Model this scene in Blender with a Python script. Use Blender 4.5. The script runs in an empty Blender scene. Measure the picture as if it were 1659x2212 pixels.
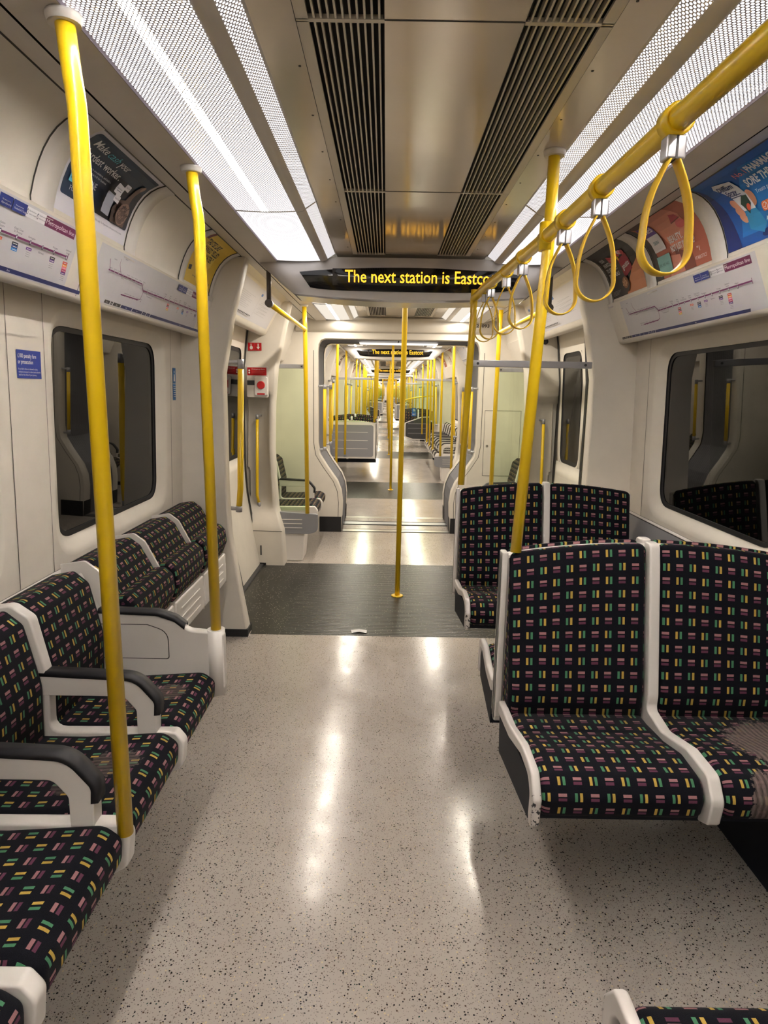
import bpy, bmesh, math, random
from mathutils import Vector, Matrix
random.seed(7)
S = bpy.context.scene
COL = bpy.context.collection
PI = math.pi

# ------------------------------------------------------------------ nodes / materials
class NT:
    def __init__(s, name):
        s.m = bpy.data.materials.new(name); s.m.use_nodes = True
        s.t = s.m.node_tree; s.n = s.t.nodes; s.n.clear()
        s.out = s.n.new('ShaderNodeOutputMaterial')
    def node(s, typ, **k):
        n = s.n.new(typ)
        for a, b in k.items(): setattr(n, a, b)
        return n
    def set(s, sock, v):
        if hasattr(v, 'is_output'): s.t.links.new(v, sock)
        else: sock.default_value = v
    def math(s, op, a, b=0.0, c=0.0):
        n = s.node('ShaderNodeMath', operation=op)
        s.set(n.inputs[0], a); s.set(n.inputs[1], b); s.set(n.inputs[2], c)
        return n.outputs[0]
    def add(s, a, b): return s.math('ADD', a, b)
    def sub(s, a, b): return s.math('SUBTRACT', a, b)
    def mul(s, a, b): return s.math('MULTIPLY', a, b)
    def gt(s, a, b): return s.math('GREATER_THAN', a, b)
    def lt(s, a, b): return s.math('LESS_THAN', a, b)
    def band(s, x, lo, hi): return s.mul(s.gt(x, lo), s.lt(x, hi))
    def mix(s, f, a, b):
        n = s.node('ShaderNodeMix', data_type='RGBA')
        s.set(n.inputs[0], f); s.set(n.inputs[6], a); s.set(n.inputs[7], b)
        return n.outputs[2]
    def sep(s, v):
        n = s.node('ShaderNodeSeparateXYZ'); s.t.links.new(v, n.inputs[0]); return n.outputs
    def uv(s): return s.node('ShaderNodeUVMap').outputs[0]
    def obj(s): return s.node('ShaderNodeTexCoord').outputs['Object']
    def noise(s, vec, scale, detail=2.0, rough=.5):
        n = s.node('ShaderNodeTexNoise'); s.t.links.new(vec, n.inputs['Vector'])
        n.inputs['Scale'].default_value = scale; n.inputs['Detail'].default_value = detail
        n.inputs['Roughness'].default_value = rough
        return n.outputs[0]
    def ramp(s, f, stops):
        n = s.node('ShaderNodeValToRGB'); s.set(n.inputs[0], f)
        e = n.color_ramp.elements
        while len(e) > 1: e.remove(e[-1])
        e[0].position = stops[0][0]; e[0].color = c4(stops[0][1])
        for p, c in stops[1:]:
            k = e.new(p); k.color = c4(c)
        return n.outputs[0]
    def bsdf(s, color=(.8, .8, .8), rough=.5, metal=0.0, spec=.5, **k):
        b = s.node('ShaderNodeBsdfPrincipled')
        s.set(b.inputs['Base Color'], c4(color)); s.set(b.inputs['Roughness'], rough)
        s.set(b.inputs['Metallic'], metal); s.set(b.inputs['Specular IOR Level'], spec)
        for a, v in k.items(): s.set(b.inputs[a], v)
        s.t.links.new(b.outputs[0], s.out.inputs[0]); s.b = b
        return b
    def bump(s, h, strength=.3, dist=.002):
        n = s.node('ShaderNodeBump'); s.set(n.inputs['Height'], h)
        n.inputs['Strength'].default_value = strength; n.inputs['Distance'].default_value = dist
        s.t.links.new(n.outputs[0], s.b.inputs['Normal'])
def c4(c):
    if hasattr(c, 'is_output'): return c
    return (c[0], c[1], c[2], 1.0) if len(c) == 3 else c
def srgb(r, g, b):
    f = lambda v: (v/255/12.92) if v/255 <= .04045 else ((v/255+.055)/1.055)**2.4
    return (f(r), f(g), f(b))
_simple = {}
def mat(name, color, rough=.5, metal=0.0, spec=.5, var=0.0, coat=0.0, bumpy=0.0):
    if name in _simple: return _simple[name]
    t = NT(name)
    col = color
    if var or bumpy:
        o = t.obj(); nz = t.noise(o, 6.0, 4.0, .6)
        if var:
            d = tuple(max(0, c*(1-var)) for c in color); l = tuple(min(1, c*(1+var*.5)) for c in color)
            col = t.ramp(nz, [(.3, d), (.7, l)])
    t.bsdf(col, rough, metal, spec)
    if coat: t.b.inputs['Coat Weight'].default_value = coat; t.b.inputs['Coat Roughness'].default_value = .12
    if bumpy: t.bump(t.noise(t.obj(), 350.0, 2.0), bumpy, .0006)
    _simple[name] = t.m
    return t.m
def emis(name, color, strength):
    if name in _simple: return _simple[name]
    t = NT(name); e = t.node('ShaderNodeEmission')
    e.inputs[0].default_value = c4(color); e.inputs[1].default_value = strength
    t.t.links.new(e.outputs[0], t.out.inputs[0]); _simple[name] = t.m
    return t.m

CREAM = mat('cream_plastic', (.76, .71, .63), .34, var=.05, spec=.45)
CREAM2 = mat('cream_wall_panel', (.74, .685, .61), .40, var=.05, spec=.4)
CEIL = mat('ceiling_satin', (.78, .70, .585), .14, metal=.3, spec=.6, var=.03)
WHITE = mat('white_moulding', (.77, .73, .69), .32, var=.03)
GREY = mat('grey_panel', (.26, .26, .28), .42)
GREYL = mat('grey_metal', (.42, .42, .44), .32, metal=.5)
DGREY = mat('dark_grey', (.035, .035, .038), .5)
BLACK = mat('black_rubber', (.008, .008, .010), .55)
PAD = mat('black_arm_pad', (.018, .018, .022), .5, var=.2)
SHELLD = mat('dark_blue_seat_shell', (.010, .012, .018), .6, spec=.15)
VOID = mat('dark_cavity', (.012, .011, .010), .8)
YEL = mat('yellow_paint', (.92, .61, .012), .30, spec=.5, coat=.35)
YELS = mat('yellow_strap_rubber', (.78, .50, .035), .42, spec=.4)
SILV = mat('silver_connector', (.62, .62, .66), .25, metal=.6)
STEEL = mat('brushed_steel', (.45, .43, .40), .28, metal=.9)
RIB = mat('ribbed_bellows', (.20, .20, .215), .55, var=.1)
GREENWALL = mat('pale_end_wall', (.62, .60, .49), .4, var=.03)
SEAM = mat('panel_seam', (.05, .045, .04), .7)
GREYPOST = mat('dark_grey_post', (.09, .08, .075), .35)
SLAT = mat('grille_slat', (.74, .68, .58), .35, metal=.2)

def fabric(name, wear=()):
    t = NT(name)
    uv = t.uv(); xyz = t.sep(uv)
    pu, pv = .041, .0397
    # slight weave wobble
    u = t.math('DIVIDE', xyz[0], pu); v = t.math('DIVIDE', xyz[1], pv)
    u = t.add(u, 1000.0); v = t.add(v, 1000.0)
    cu = t.math('FLOOR', u); cv = t.math('FLOOR', v)
    fu = t.math('FRACT', u); fv = t.math('FRACT', v)
    par = t.math('MODULO', t.add(cu, cv), 2.0)
    row = t.math('MODULO', cv, 2.0)
    ripar = t.sub(1.0, par)
    L = t.mul(t.band(fu, .255, .43), t.band(fv, .235, .775))
    R = t.mul(t.band(fu, .57, .745), t.band(fv, .235, .775))
    T = t.mul(t.band(fv, .545, .735), t.band(fu, .235, .765))
    B = t.mul(t.band(fv, .265, .455), t.band(fu, .235, .765))
    nz = t.noise(uv, 900.0, 2.0)
    base = t.ramp(nz, [(.3, (.002, .002, .004)), (.7, (.008, .009, .016))])
    yel = (.60, .40, .085); grn = (.085, .27, .145)
    cl = t.mix(row, c4(yel), c4(grn)); cr = t.mix(row, c4(grn), c4(yel))
    c = t.mix(t.mul(L, par), base, cl)
    c = t.mix(t.mul(R, par), c, cr)
    c = t.mix(t.mul(T, ripar), c, c4((.42, .205, .215)))
    c = t.mix(t.mul(B, ripar), c, c4((.145, .045, .085)))
    c2 = t.ramp(nz, [(.25, (.62, .62, .62)), (.75, (1, 1, 1))])
    mm = t.node('ShaderNodeMix', data_type='RGBA', blend_type='MULTIPLY')
    mm.inputs[0].default_value = 1.0; t.t.links.new(c, mm.inputs[6]); t.t.links.new(c2, mm.inputs[7])
    c = mm.outputs[2]
    for (u0, v0, ru, rv, amt) in wear:
        du = t.math('DIVIDE', t.sub(xyz[0], u0), ru); dv = t.math('DIVIDE', t.sub(xyz[1], v0), rv)
        d = t.add(t.mul(du, du), t.mul(dv, dv))
        ed = t.noise(uv, 60.0, 4.0, .7)
        m = t.math('LESS_THAN', t.add(d, t.mul(t.sub(ed, .5), 2.2)), 1.0)
        st = t.math('SINE', t.mul(xyz[0], 420.0))
        mp = t.node('ShaderNodeMapping'); t.t.links.new(uv, mp.inputs[0]); mp.inputs['Scale'].default_value = (500, 60, 1)
        fine = t.noise(mp.outputs[0], 1.0, 2.0)
        wc = t.ramp(t.add(t.mul(fine, .7), t.mul(t.add(st, 1.0), .16)), [(.25, (.05, .04, .038)), (.8, (.22, .165, .15))])
        c = t.mix(t.mul(m, amt), c, wc)
    t.bsdf(c, .85, spec=.15)
    t.b.inputs['Sheen Weight'].default_value = .02
    t.bump(nz, .4, .001)
    return t.m
FAB = fabric('moquette')
FABW = fabric('moquette_worn', [(.30, .44, .17, .19, .92), (.12, .20, .045, .10, .9)])
FABS = fabric('moquette_scuffed', [(.02, -.20, .06, .07, .5), (-.06, -.12, .05, .03, .4)])

def floor_light():
    t = NT('terrazzo_floor'); o = t.obj()
    big = t.noise(o, 1.6, 5.0, .6)
    base = t.ramp(big, [(.3, (.385, .340, .306)), (.7, (.455, .410, .370))])
    mp = t.node('ShaderNodeMapping'); t.t.links.new(o, mp.inputs[0]); mp.inputs['Scale'].default_value = (1, 1, 0)
    v = t.node('ShaderNodeTexVoronoi'); t.t.links.new(mp.outputs[0], v.inputs[0]); v.inputs['Scale'].default_value = 135.0
    v.inputs['Randomness'].default_value = 1.0
    cc = t.sep(v.outputs['Color'])
    # irregular flecks: cell random picks, noise distort
    n2 = t.noise(o, 260.0, 1.0)
    dd = t.add(v.outputs['Distance'], t.mul(t.sub(n2, .5), .35))
    sp = t.mul(t.gt(cc[0], .30), t.lt(dd, t.add(t.mul(cc[1], .20), .15)))
    fc = t.ramp(cc[2], [(0, (.02, .018, .02)), (.55, (.05, .04, .035)), (.7, (.015, .06, .045)), (.8, (.10, .07, .05)), (.92, (.55, .45, .30))])
    n_ = fc.node; n_.color_ramp.interpolation = 'CONSTANT'
    v2 = t.node('ShaderNodeTexVoronoi'); t.t.links.new(mp.outputs[0], v2.inputs[0]); v2.inputs['Scale'].default_value = 210.0
    c3 = t.sep(v2.outputs['Color'])
    sp2 = t.mul(t.gt(c3[0], .35), t.lt(v2.outputs['Distance'], .30))
    c = t.mix(t.mul(sp2, .6), base, c4((.12, .10, .085)))
    c = t.mix(sp, c, fc)
    r = t.ramp(t.noise(o, 9.0, 4.0), [(.3, (.13, .13, .13)), (.75, (.25, .25, .25))])
    t.bsdf(c, r, spec=.55)
    t.bump(t.noise(o, 90.0, 2.0), .06, .001)
    return t.m
def floor_dark():
    t = NT('dark_ribbed_floor'); o = t.obj(); x = t.sep(o)
    base = t.ramp(t.noise(o, 3.0, 4.0), [(.3, (.014, .014, .011)), (.7, (.024, .024, .019))])
    v = t.node('ShaderNodeTexVoronoi'); t.t.links.new(o, v.inputs[0]); v.inputs['Scale'].default_value = 95.0
    cc = t.sep(v.outputs['Color'])
    sp = t.mul(t.gt(cc[0], .76), t.lt(v.outputs['Distance'], .26))
    c = t.mix(sp, base, c4((.42, .40, .33)))
    t.bsdf(c, .30, spec=.28)
    w = t.math('SINE', t.mul(x[1], 2*PI/.025))
    ax = t.math('ABSOLUTE', x[0])
    h = t.mul(w, t.lt(ax, .72))
    t.bump(h, .5, .0016)
    return t.m
FL = floor_light(); FD = floor_dark()

def perforated(name, axis_w, tube_u=None, E1=.62, E2=0.0, tint=(1.0, .96, .98)):
    """perforated metal lamp cover, the lit tray behind it seen through the holes"""
    t = NT(name); uv = t.uv(); x = t.sep(uv)
    px, py, r = .0088, .0150, .0033
    def lat(ou, ov):
        a = t.mul(t.sub(t.math('FRACT', t.add(t.math('DIVIDE', x[0], px), 500.0+ou)), .5), px)
        b = t.mul(t.sub(t.math('FRACT', t.add(t.math('DIVIDE', x[1], py), 500.0+ov)), .5), py)
        return t.math('SQRT', t.add(t.mul(a, a), t.mul(b, b)))
    d = t.math('MINIMUM', lat(0, 0), lat(.5, .5))
    hole = t.lt(d, r)
    st = E1
    if tube_u is not None:
        k = t.math('DIVIDE', t.sub(x[0], tube_u), .0085)
        g = t.math('EXPONENT', t.mul(t.mul(k, k), -1.0))
        st = t.add(E1, t.mul(g, E2))
    e = t.node('ShaderNodeEmission'); e.inputs[0].default_value = tint+(1,)
    t.set(e.inputs[1], st)
    b = t.bsdf((.74, .70, .76), .35, metal=.3)
    mx = t.node('ShaderNodeMixShader'); t.set(mx.inputs[0], hole)
    t.t.links.new(b.outputs[0], mx.inputs[1]); t.t.links.new(e.outputs[0], mx.inputs[2])
    t.t.links.new(mx.outputs[0], t.out.inputs[0])
    return t.m
PERF = perforated('perforated_lamp_cover', 1, None, 1.2)
PERFU = perforated('perforated_lamp_cover_bright', 1, None, 1.45)
PERFT = perforated('perforated_lamp_over_tube', 1, .1135, 1.2, 175.0, (1.0, .92, .83))
PERFS = perforated('perforated_lamp_side', 1, None, .95)
DIFF = emis('plain_lamp_diffuser', (1.0, .90, .76), .62)
DIFFT = emis('plain_lamp_tube', (1.0, .90, .77), 75.0)
DIFFG = emis('gangway_lamp_glow', (1.0, .92, .80), .9)

def glass(name, tint=(.93, .97, .93), refl=1.0, ior=1.5):
    t = NT(name)
    f = t.node('ShaderNodeFresnel')
    bf = t.node('ShaderNodeNewGeometry').outputs['Backfacing']
    t.set(f.inputs[0], t.add(ior, t.mul(bf, 1/ior-ior)))
    tr = t.node('ShaderNodeBsdfTransparent'); tr.inputs[0].default_value = c4(tint)
    gl = t.node('ShaderNodeBsdfGlossy'); gl.inputs['Roughness'].default_value = .01
    gl.inputs['Color'].default_value = (refl, refl, refl, 1)
    mx = t.node('ShaderNodeMixShader'); t.t.links.new(f.outputs[0], mx.inputs[0])
    t.t.links.new(tr.outputs[0], mx.inputs[1]); t.t.links.new(gl.outputs[0], mx.inputs[2])
    t.t.links.new(mx.outputs[0], t.out.inputs[0])
    return t.m
WGLASS = glass('dark_window_glass', (.25, .26, .24), .85, 1.52)
SGLASS = glass('screen_glass', (.90, .955, .85), 1.0, 1.3)
CGLASS = glass('clear_screen_glass', (.975, .985, .97), 1.0, 1.3)

def led_mat():
    t = NT('amber_led_dots'); o = t.sep(t.uv())
    p = .0052
    a = t.sub(t.math('FRACT', t.add(t.math('DIVIDE', o[0], p), 500.0)), .5)
    b = t.sub(t.math('FRACT', t.add(t.math('DIVIDE', o[1], p), 500.0)), .5)
    d = t.math('SQRT', t.add(t.mul(a, a), t.mul(b, b)))
    k = t.lt(d, .40)
    e = t.node('ShaderNodeEmission'); t.set(e.inputs[0], (1.0, .47, .03, 1))
    t.set(e.inputs[1], t.add(.55, t.mul(k, 1.6)))
    t.t.links.new(e.outputs[0], t.out.inputs[0])
    return t.m
LED = led_mat()
SIGNGLASS = mat('black_display_glass', (.006, .006, .007), .08, spec=.6)

# ------------------------------------------------------------------ mesh builder
class MB:
    def __init__(s): s.v = []; s.f = []; s.uv = []; s.mi = []; s.sm = []; s.mats = []
    def mid(s, m):
        if m not in s.mats: s.mats.append(m)
        return s.mats.index(m)
    def face(s, pts, m, uv=None, smooth=False):
        i = len(s.v); s.v += [tuple(p) for p in pts]
        s.f.append(tuple(range(i, i+len(pts))))
        s.uv.append(uv if uv else [(p[1], p[2]) for p in pts]); s.mi.append(s.mid(m)); s.sm.append(smooth)
    def grid(s, P, m, UV=None, smooth=True, cu=False, cv=False):
        """P[i][j] grid of points sharing vertices"""
        base = len(s.v); R, Cn = len(P), len(P[0])
        for row in P: s.v += [tuple(p) for p in row]
        idx = lambda i, j: base+(i % R)*Cn+(j % Cn)
        for i in range(R if cu else R-1):
            for j in range(Cn if cv else Cn-1):
                s.f.append((idx(i, j), idx(i+1, j), idx(i+1, j+1), idx(i, j+1)))
                if UV:
                    s.uv.append([UV[i][j], UV[(i+1) % R][j], UV[(i+1) % R][(j+1) % Cn], UV[i][(j+1) % Cn]])
                else: s.uv.append([(0, 0)]*4)
                s.mi.append(s.mid(m)); s.sm.append(smooth)
        return s
    def box(s, x0, x1, y0, y1, z0, z1, m):
        X = (x0, x1); Y = (y0, y1); Z = (z0, z1)
        q = lambda a, b, c: (X[a], Y[b], Z[c])
        for pts in ((q(0,0,0),q(0,1,0),q(1,1,0),q(1,0,0)), (q(0,0,1),q(1,0,1),q(1,1,1),q(0,1,1)),
                    (q(0,0,0),q(1,0,0),q(1,0,1),q(0,0,1)), (q(1,0,0),q(1,1,0),q(1,1,1),q(1,0,1)),
                    (q(1,1,0),q(0,1,0),q(0,1,1),q(1,1,1)), (q(0,1,0),q(0,0,0),q(0,0,1),q(0,1,1))):
            s.face(pts, m)
        return s
    def prism(s, prof, y0, y1, m, axis='y', smooth=False, caps=True):
        """closed 2d profile extruded along an axis; axis y: prof=(x,z); axis x: prof=(y,z); axis z: prof=(x,y)"""
        f = {'y': lambda p, t: (p[0], t, p[1]), 'x': lambda p, t: (t, p[0], p[1]), 'z': lambda p, t: (p[0], p[1], t)}[axis]
        A = [[f(p, y0) for p in prof], [f(p, y1) for p in prof]]
        s.grid(A, m, smooth=smooth, cv=True)
        if caps:
            s.face([f(p, y0) for p in prof], m); s.face([f(p, y1) for p in reversed(prof)], m)
        return s
    def sheet(s, prof, y0, y1, m, smooth=False, ny=1):
        """open profile (x,z) extruded along y; uv = (arc length, y)"""
        L = [0]
        for a, b in zip(prof, prof[1:]): L.append(L[-1]+math.dist(a, b))
        ys = [y0+(y1-y0)*i/ny for i in range(ny+1)]
        s.grid([[(p[0], y, p[1]) for p in prof] for y in ys], m, [[(l, y) for l in L] for y in ys], smooth)
        return s
    def tube(s, path, r, m, n=14, caps=True):
        pts = [Vector(p) for p in path]; rings = []
        rr = r if isinstance(r, (list, tuple)) else [r]*len(pts)
        up = None
        for i, p in enumerate(pts):
            d = ((pts[i+1]-p) if i == 0 else (p-pts[i-1]) if i == len(pts)-1 else ((pts[i+1]-p).normalized()+(p-pts[i-1]).normalized())).normalized()
            if up is None:
                up = Vector((0, 1, 0)) if abs(d.y) < .8 else Vector((0, 0, 1))
            a = d.cross(up).normalized(); b = a.cross(d).normalized(); up = b
            rings.append([p+a*math.cos(2*PI*k/n)*rr[i]+b*math.sin(2*PI*k/n)*rr[i] for k in range(n)])
        s.grid(rings, m, smooth=True, cv=True)
        if caps:
            s.face(list(reversed(rings[0])), m); s.face(rings[-1], m)
        return s
    def build(s, name, parent=None, bevel=0, seg=2, loc=None):
        me = bpy.data.meshes.new(name); me.from_pydata(s.v, [], s.f)
        for m in s.mats: me.materials.append(m)
        ul = me.uv_layers.new(name='UVMap'); k = 0
        for pi, p in enumerate(me.polygons):
            p.material_index = s.mi[pi]; p.use_smooth = s.sm[pi]
            for q in range(p.loop_total): ul.data[k].uv = s.uv[pi][q]; k += 1
        bm = bmesh.new(); bm.from_mesh(me)
        bmesh.ops.remove_doubles(bm, verts=bm.verts, dist=1e-5)
        bmesh.ops.recalc_face_normals(bm, faces=bm.faces)
        bm.to_mesh(me); bm.free()
        o = bpy.data.objects.new(name, me); COL.objects.link(o)
        if parent: o.parent = parent
        if loc: o.location = loc
        if bevel:
            b = o.modifiers.new('bevel', 'BEVEL'); b.width = bevel; b.segments = seg
            b.limit_method = 'ANGLE'; b.angle_limit = .7; b.harden_normals = False
            for p in me.polygons: p.use_smooth = True
            w = o.modifiers.new('wn', 'WEIGHTED_NORMAL'); w.keep_sharp = True
        return o

def tag(o, label=None, cat=None, group=None, kind=None):
    if label: o['label'] = label
    if cat: o['category'] = cat
    if group: o['group'] = group
    if kind: o['kind'] = kind
    return o
def thing(name, label, cat, loc=(0, 0, 0), group=None, scale=(1, 1, 1), rz=0):
    o = bpy.data.objects.new(name, None); COL.objects.link(o); o.empty_display_size = .1
    o.location = loc; o.scale = scale; o.rotation_euler = (0, 0, rz)
    return tag(o, label, cat, group)
def kids(o): return [c for c in bpy.data.objects if c.parent == o]
_kidcache = {}
def dup(root, loc, label, group=None, scale=None, rz=None):
    c = root.copy(); COL.objects.link(c); c.location = loc
    if scale is not None: c.scale = scale
    if rz is not None: c.rotation_euler = (0, 0, rz)
    c['label'] = label
    if group: c['group'] = group
    if root.name not in _kidcache:
        _kidcache[root.name] = [(k, kids(k)) for k in kids(root)]
    for k, g in _kidcache[root.name]:
        a = k.copy(); COL.objects.link(a); a.parent = c
        for h in g:
            b = h.copy(); COL.objects.link(b); b.parent = a
    return c
def struct(o, label=None, cat=None):
    return tag(o, label, cat, None, 'structure')

def fillet(pts, rad, n=5, closed=True):
    """round polygon corners; rad: number or list"""
    out = []; N = len(pts)
    for i, p in enumerate(pts):
        r = rad[i] if isinstance(rad, (list, tuple)) else rad
        if r <= 0 or (not closed and i in (0, N-1)): out.append(p); continue
        a = Vector(pts[i-1])-Vector(p); b = Vector(pts[(i+1) % N])-Vector(p)
        la, lb = a.length, b.length; a.normalize(); b.normalize()
        ang = a.angle(b); d = min(r/math.tan(ang/2), la*.49, lb*.49)
        P0 = Vector(p)+a*d; P2 = Vector(p)+b*d
        for k in range(n+1):
            t = k/n; q = P0*(1-t)**2+Vector(p)*2*t*(1-t)+P2*t*t
            out.append((q.x, q.y))
    return out
def rrect(x0, x1, y0, y1, r, n=6):
    return fillet([(x0, y0), (x1, y0), (x1, y1), (x0, y1)], r, n)

def upholstery(mb, prof, w0, w1, r, m, fn, nw=8, u0=0.0, v0=0.0):
    """closed 2d profile extruded over width w0..w1, both ends rounded by r. fn(a,b,w)->xyz"""
    N = len(prof)
    nor = []
    area = sum(prof[i][0]*prof[(i+1) % N][1]-prof[(i+1) % N][0]*prof[i][1] for i in range(N))
    sg = 1 if area > 0 else -1
    for i in range(N):
        a = Vector(prof[i])-Vector(prof[i-1]); b = Vector(prof[(i+1) % N])-Vector(prof[i])
        t = (a.normalized()+b.normalized())
        t = t.normalized() if t.length > 1e-6 else a.normalized()
        nor.append(Vector((t.y*sg, -t.x*sg)))
    L = [0]
    for i in range(N): L.append(L[-1]+math.dist(prof[i], prof[(i+1) % N]))
    st = []
    for k in range(5):
        th = PI/2*k/4; st.append((w0+r-r*math.cos(PI/2-th) if 0 else w0+r*(1-math.sin(th)), r*(1-math.cos(th))))
    st = [(w0+r*(1-math.sin(th)), r*(1-math.cos(th))) for th in [PI/2*(4-k)/4 for k in range(5)]]
    ws = st+[(w0+r+(w1-w0-2*r)*k/nw, 0) for k in range(1, nw)]+[(w1-(w-w0), o) for w, o in reversed(st)]
    P = []; UV = []
    for w, off in ws:
        row = []; uvr = []
        for i in range(N+1):
            p = Vector(prof[i % N])-nor[i % N]*off
            row.append(fn(p.x, p.y, w)); uvr.append((w-u0, L[i]-v0))
        P.append(row); UV.append(uvr)
    mb.grid(P, m, UV, True)
    for idx in (0, -1):
        pts = P[idx][:-1]; cu_ = [(prof[i][0], prof[i][1]) for i in range(N)]
        mb.face(pts if idx else list(reversed(pts)), m, cu_ if idx else list(reversed(cu_)), False)
    return mb

# ------------------------------------------------------------------ flat artwork wrapped onto a surface
class Art:
    def __init__(s, fn, off=.0012): s.fn = fn; s.bm = bmesh.new(); s.mats = []; s.lay = s.bm.faces.layers.int.new('lay'); s.k = 0; s.off = off
    def mid(s, m):
        if m not in s.mats: s.mats.append(m)
        return s.mats.index(m)
    def poly(s, pts, m, layer=None):
        s.k += 1; L = layer if layer is not None else s.k
        f = s.bm.faces.new([s.bm.verts.new((p[0], p[1], L)) for p in pts]); f.material_index = s.mid(m)
        return s
    def rect(s, x, y, w, h, m, rot=0, r=0, layer=None):
        pts = rrect(x, x+w, y, y+h, r, 3) if r else [(x, y), (x+w, y), (x+w, y+h), (x, y+h)]
        if rot:
            cx, cy = x+w/2, y+h/2; c, n = math.cos(rot), math.sin(rot)
            pts = [(cx+(a-cx)*c-(b-cy)*n, cy+(a-cx)*n+(b-cy)*c) for a, b in pts]
        return s.poly(pts, m, layer)
    def ell(s, x, y, rx, ry, m, rot=0, n=18, layer=None):
        c, q = math.cos(rot), math.sin(rot)
        return s.poly([(x+rx*math.cos(t)*c-ry*math.sin(t)*q, y+rx*math.cos(t)*q+ry*math.sin(t)*c) for t in [2*PI*k/n for k in range(n)]], m, layer)
    def line(s, x0, y0, x1, y1, w, m, layer=None):
        d = Vector((x1-x0, y1-y0)); n = Vector((-d.y, d.x)).normalized()*w/2
        return s.poly([(x0-n.x, y0-n.y), (x1-n.x, y1-n.y), (x1+n.x, y1+n.y), (x0+n.x, y0+n.y)], m, layer)
    def text(s, str_, x, y, h, m, width=None, bold=0.0, shear=0.0, rot=0, align='LEFT', sx=1.0, layer=None):
        s.k += 1; L = layer if layer is not None else s.k
        cu = bpy.data.curves.new('t', 'FONT'); cu.body = str_; cu.size = 1; cu.offset = bold; cu.shear = shear
        cu.resolution_u = 2; cu.align_x = 'LEFT'; cu.fill_mode = 'FRONT'
        o = bpy.data.objects.new('t', cu); COL.objects.link(o)
        dg = bpy.context.evaluated_depsgraph_get(); me = bpy.data.meshes.new_from_object(o.evaluated_get(dg))
        xs = [v.co.x for v in me.vertices]
        if xs:
            x0, x1 = min(xs), max(xs); k = h/.70
            kx = (width/(x1-x0)) if width else k*sx
            tw = (x1-x0)*kx; ox = {'LEFT': 0, 'CENTER': -tw/2, 'RIGHT': -tw}[align]
            c, q = math.cos(rot), math.sin(rot); vs = []
            for v in me.vertices:
                a = ox+(v.co.x-x0)*kx; b = v.co.y*k
                vs.append(s.bm.verts.new((x+a*c-b*q, y+a*q+b*c, L)))
            mi = s.mid(m)
            for p in me.polygons:
                try:
                    f = s.bm.faces.new([vs[i] for i in p.vertices]); f.material_index = mi
                except ValueError: pass
        bpy.data.objects.remove(o); bpy.data.curves.remove(cu); bpy.data.meshes.remove(me)
        return s
    def build(s, name, parent=None, cuts=0, vr=(0, 1)):
        if isinstance(cuts, (list, tuple)): vs_ = list(cuts)
        else: vs_ = [vr[0]+(vr[1]-vr[0])*i/cuts for i in range(1, cuts)]
        for v in vs_:
            bmesh.ops.bisect_plane(s.bm, geom=s.bm.verts[:]+s.bm.edges[:]+s.bm.faces[:], plane_co=(0, v, 0), plane_no=(0, 1, 0), dist=1e-6)
        ul = s.bm.loops.layers.uv.new('UVMap')
        for f in s.bm.faces:
            for l in f.loops: l[ul].uv = (l.vert.co.x, l.vert.co.y)
        for v in s.bm.verts: v.co = s.fn(v.co.x, v.co.y, .0008+v.co.z*s.off*.25)
        me = bpy.data.meshes.new(name); s.bm.to_mesh(me); s.bm.free()
        for m in s.mats: me.materials.append(m)
        o = bpy.data.objects.new(name, me); COL.objects.link(o)
        if parent: o.parent = parent
        return o
_ink = {}
def ink(r, g, b, rough=.45):
    k = (r, g, b)
    if k not in _ink: _ink[k] = mat('print_%d_%d_%d' % k, srgb(r, g, b), rough, spec=.35)
    return _ink[k]

# ------------------------------------------------------------------ cross-section of the carriage (|x|, z)
ZC = 2.12
def bez(P0, P1, P2, n=8):
    out = []
    for k in range(n+1):
        t = k/n; out.append(tuple(P0[i]*(1-t)**2+2*P1[i]*t*(1-t)+P2[i]*t*t for i in (0, 1)))
    return out
COVE = bez((.895, 2.105), (1.005, 2.085), (1.05, 1.905), 8)
MAPP = [(1.045, 1.885), (1.12, 1.70)]
SOFF = [(1.12, 1.70), (1.128, 1.69), (1.145, 1.688), (1.225, 1.712)]
def wallx(z): return 1.222+.028*max(0, min(1, (1.72-z)/.9)) if z > .78 else 1.25
def sgn(prof, s): return [(p[0]*s, p[1]) for p in prof]
def arc_eval(prof, d):
    L = 0
    for a, b in zip(prof, prof[1:]):
        l = math.dist(a, b)
        if L+l >= d or (a, b) == (prof[-2], prof[-1]):
            t = (d-L)/l; nx, nz = (b[1]-a[1])/l, -(b[0]-a[0])/l
            return (a[0]+(b[0]-a[0])*t, a[1]+(b[1]-a[1])*t), (nx, nz)
        L += l
ARC = sum(math.dist(a, b) for a, b in zip(COVE, COVE[1:]))
CUTS = [ARC-sum(math.dist(a, b) for a, b in zip(COVE[:k_+1], COVE[1:k_+1])) for k_ in range(1, len(COVE)-1)]
def cove_fn(s, yl, yr):
    """poster coords: u 0..W left to right as the reader sees it, v 0 bottom..ARC top"""
    def fn(u, v, o):
        (x, z), (nx, nz) = arc_eval(COVE, ARC-v)
        y = (yl+u) if s < 0 else (yl-u)
        return ((x+nx*o)*s, y, z+nz*o) if False else ((x-abs(nx)*o)*s, y, z-abs(nz)*o)
    return fn
def flat_fn(s, yl, P0, P1):
    """P0 bottom, P1 top (|x|,z)"""
    d = math.dist(P0, P1); t = ((P1[0]-P0[0])/d, (P1[1]-P0[1])/d)
    def fn(u, v, o):
        y = (yl+u) if s < 0 else (yl-u)
        return ((P0[0]+t[0]*v-abs(t[1])*o)*s, y, P0[1]+t[1]*v-abs(t[0])*o)
    return fn

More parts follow.
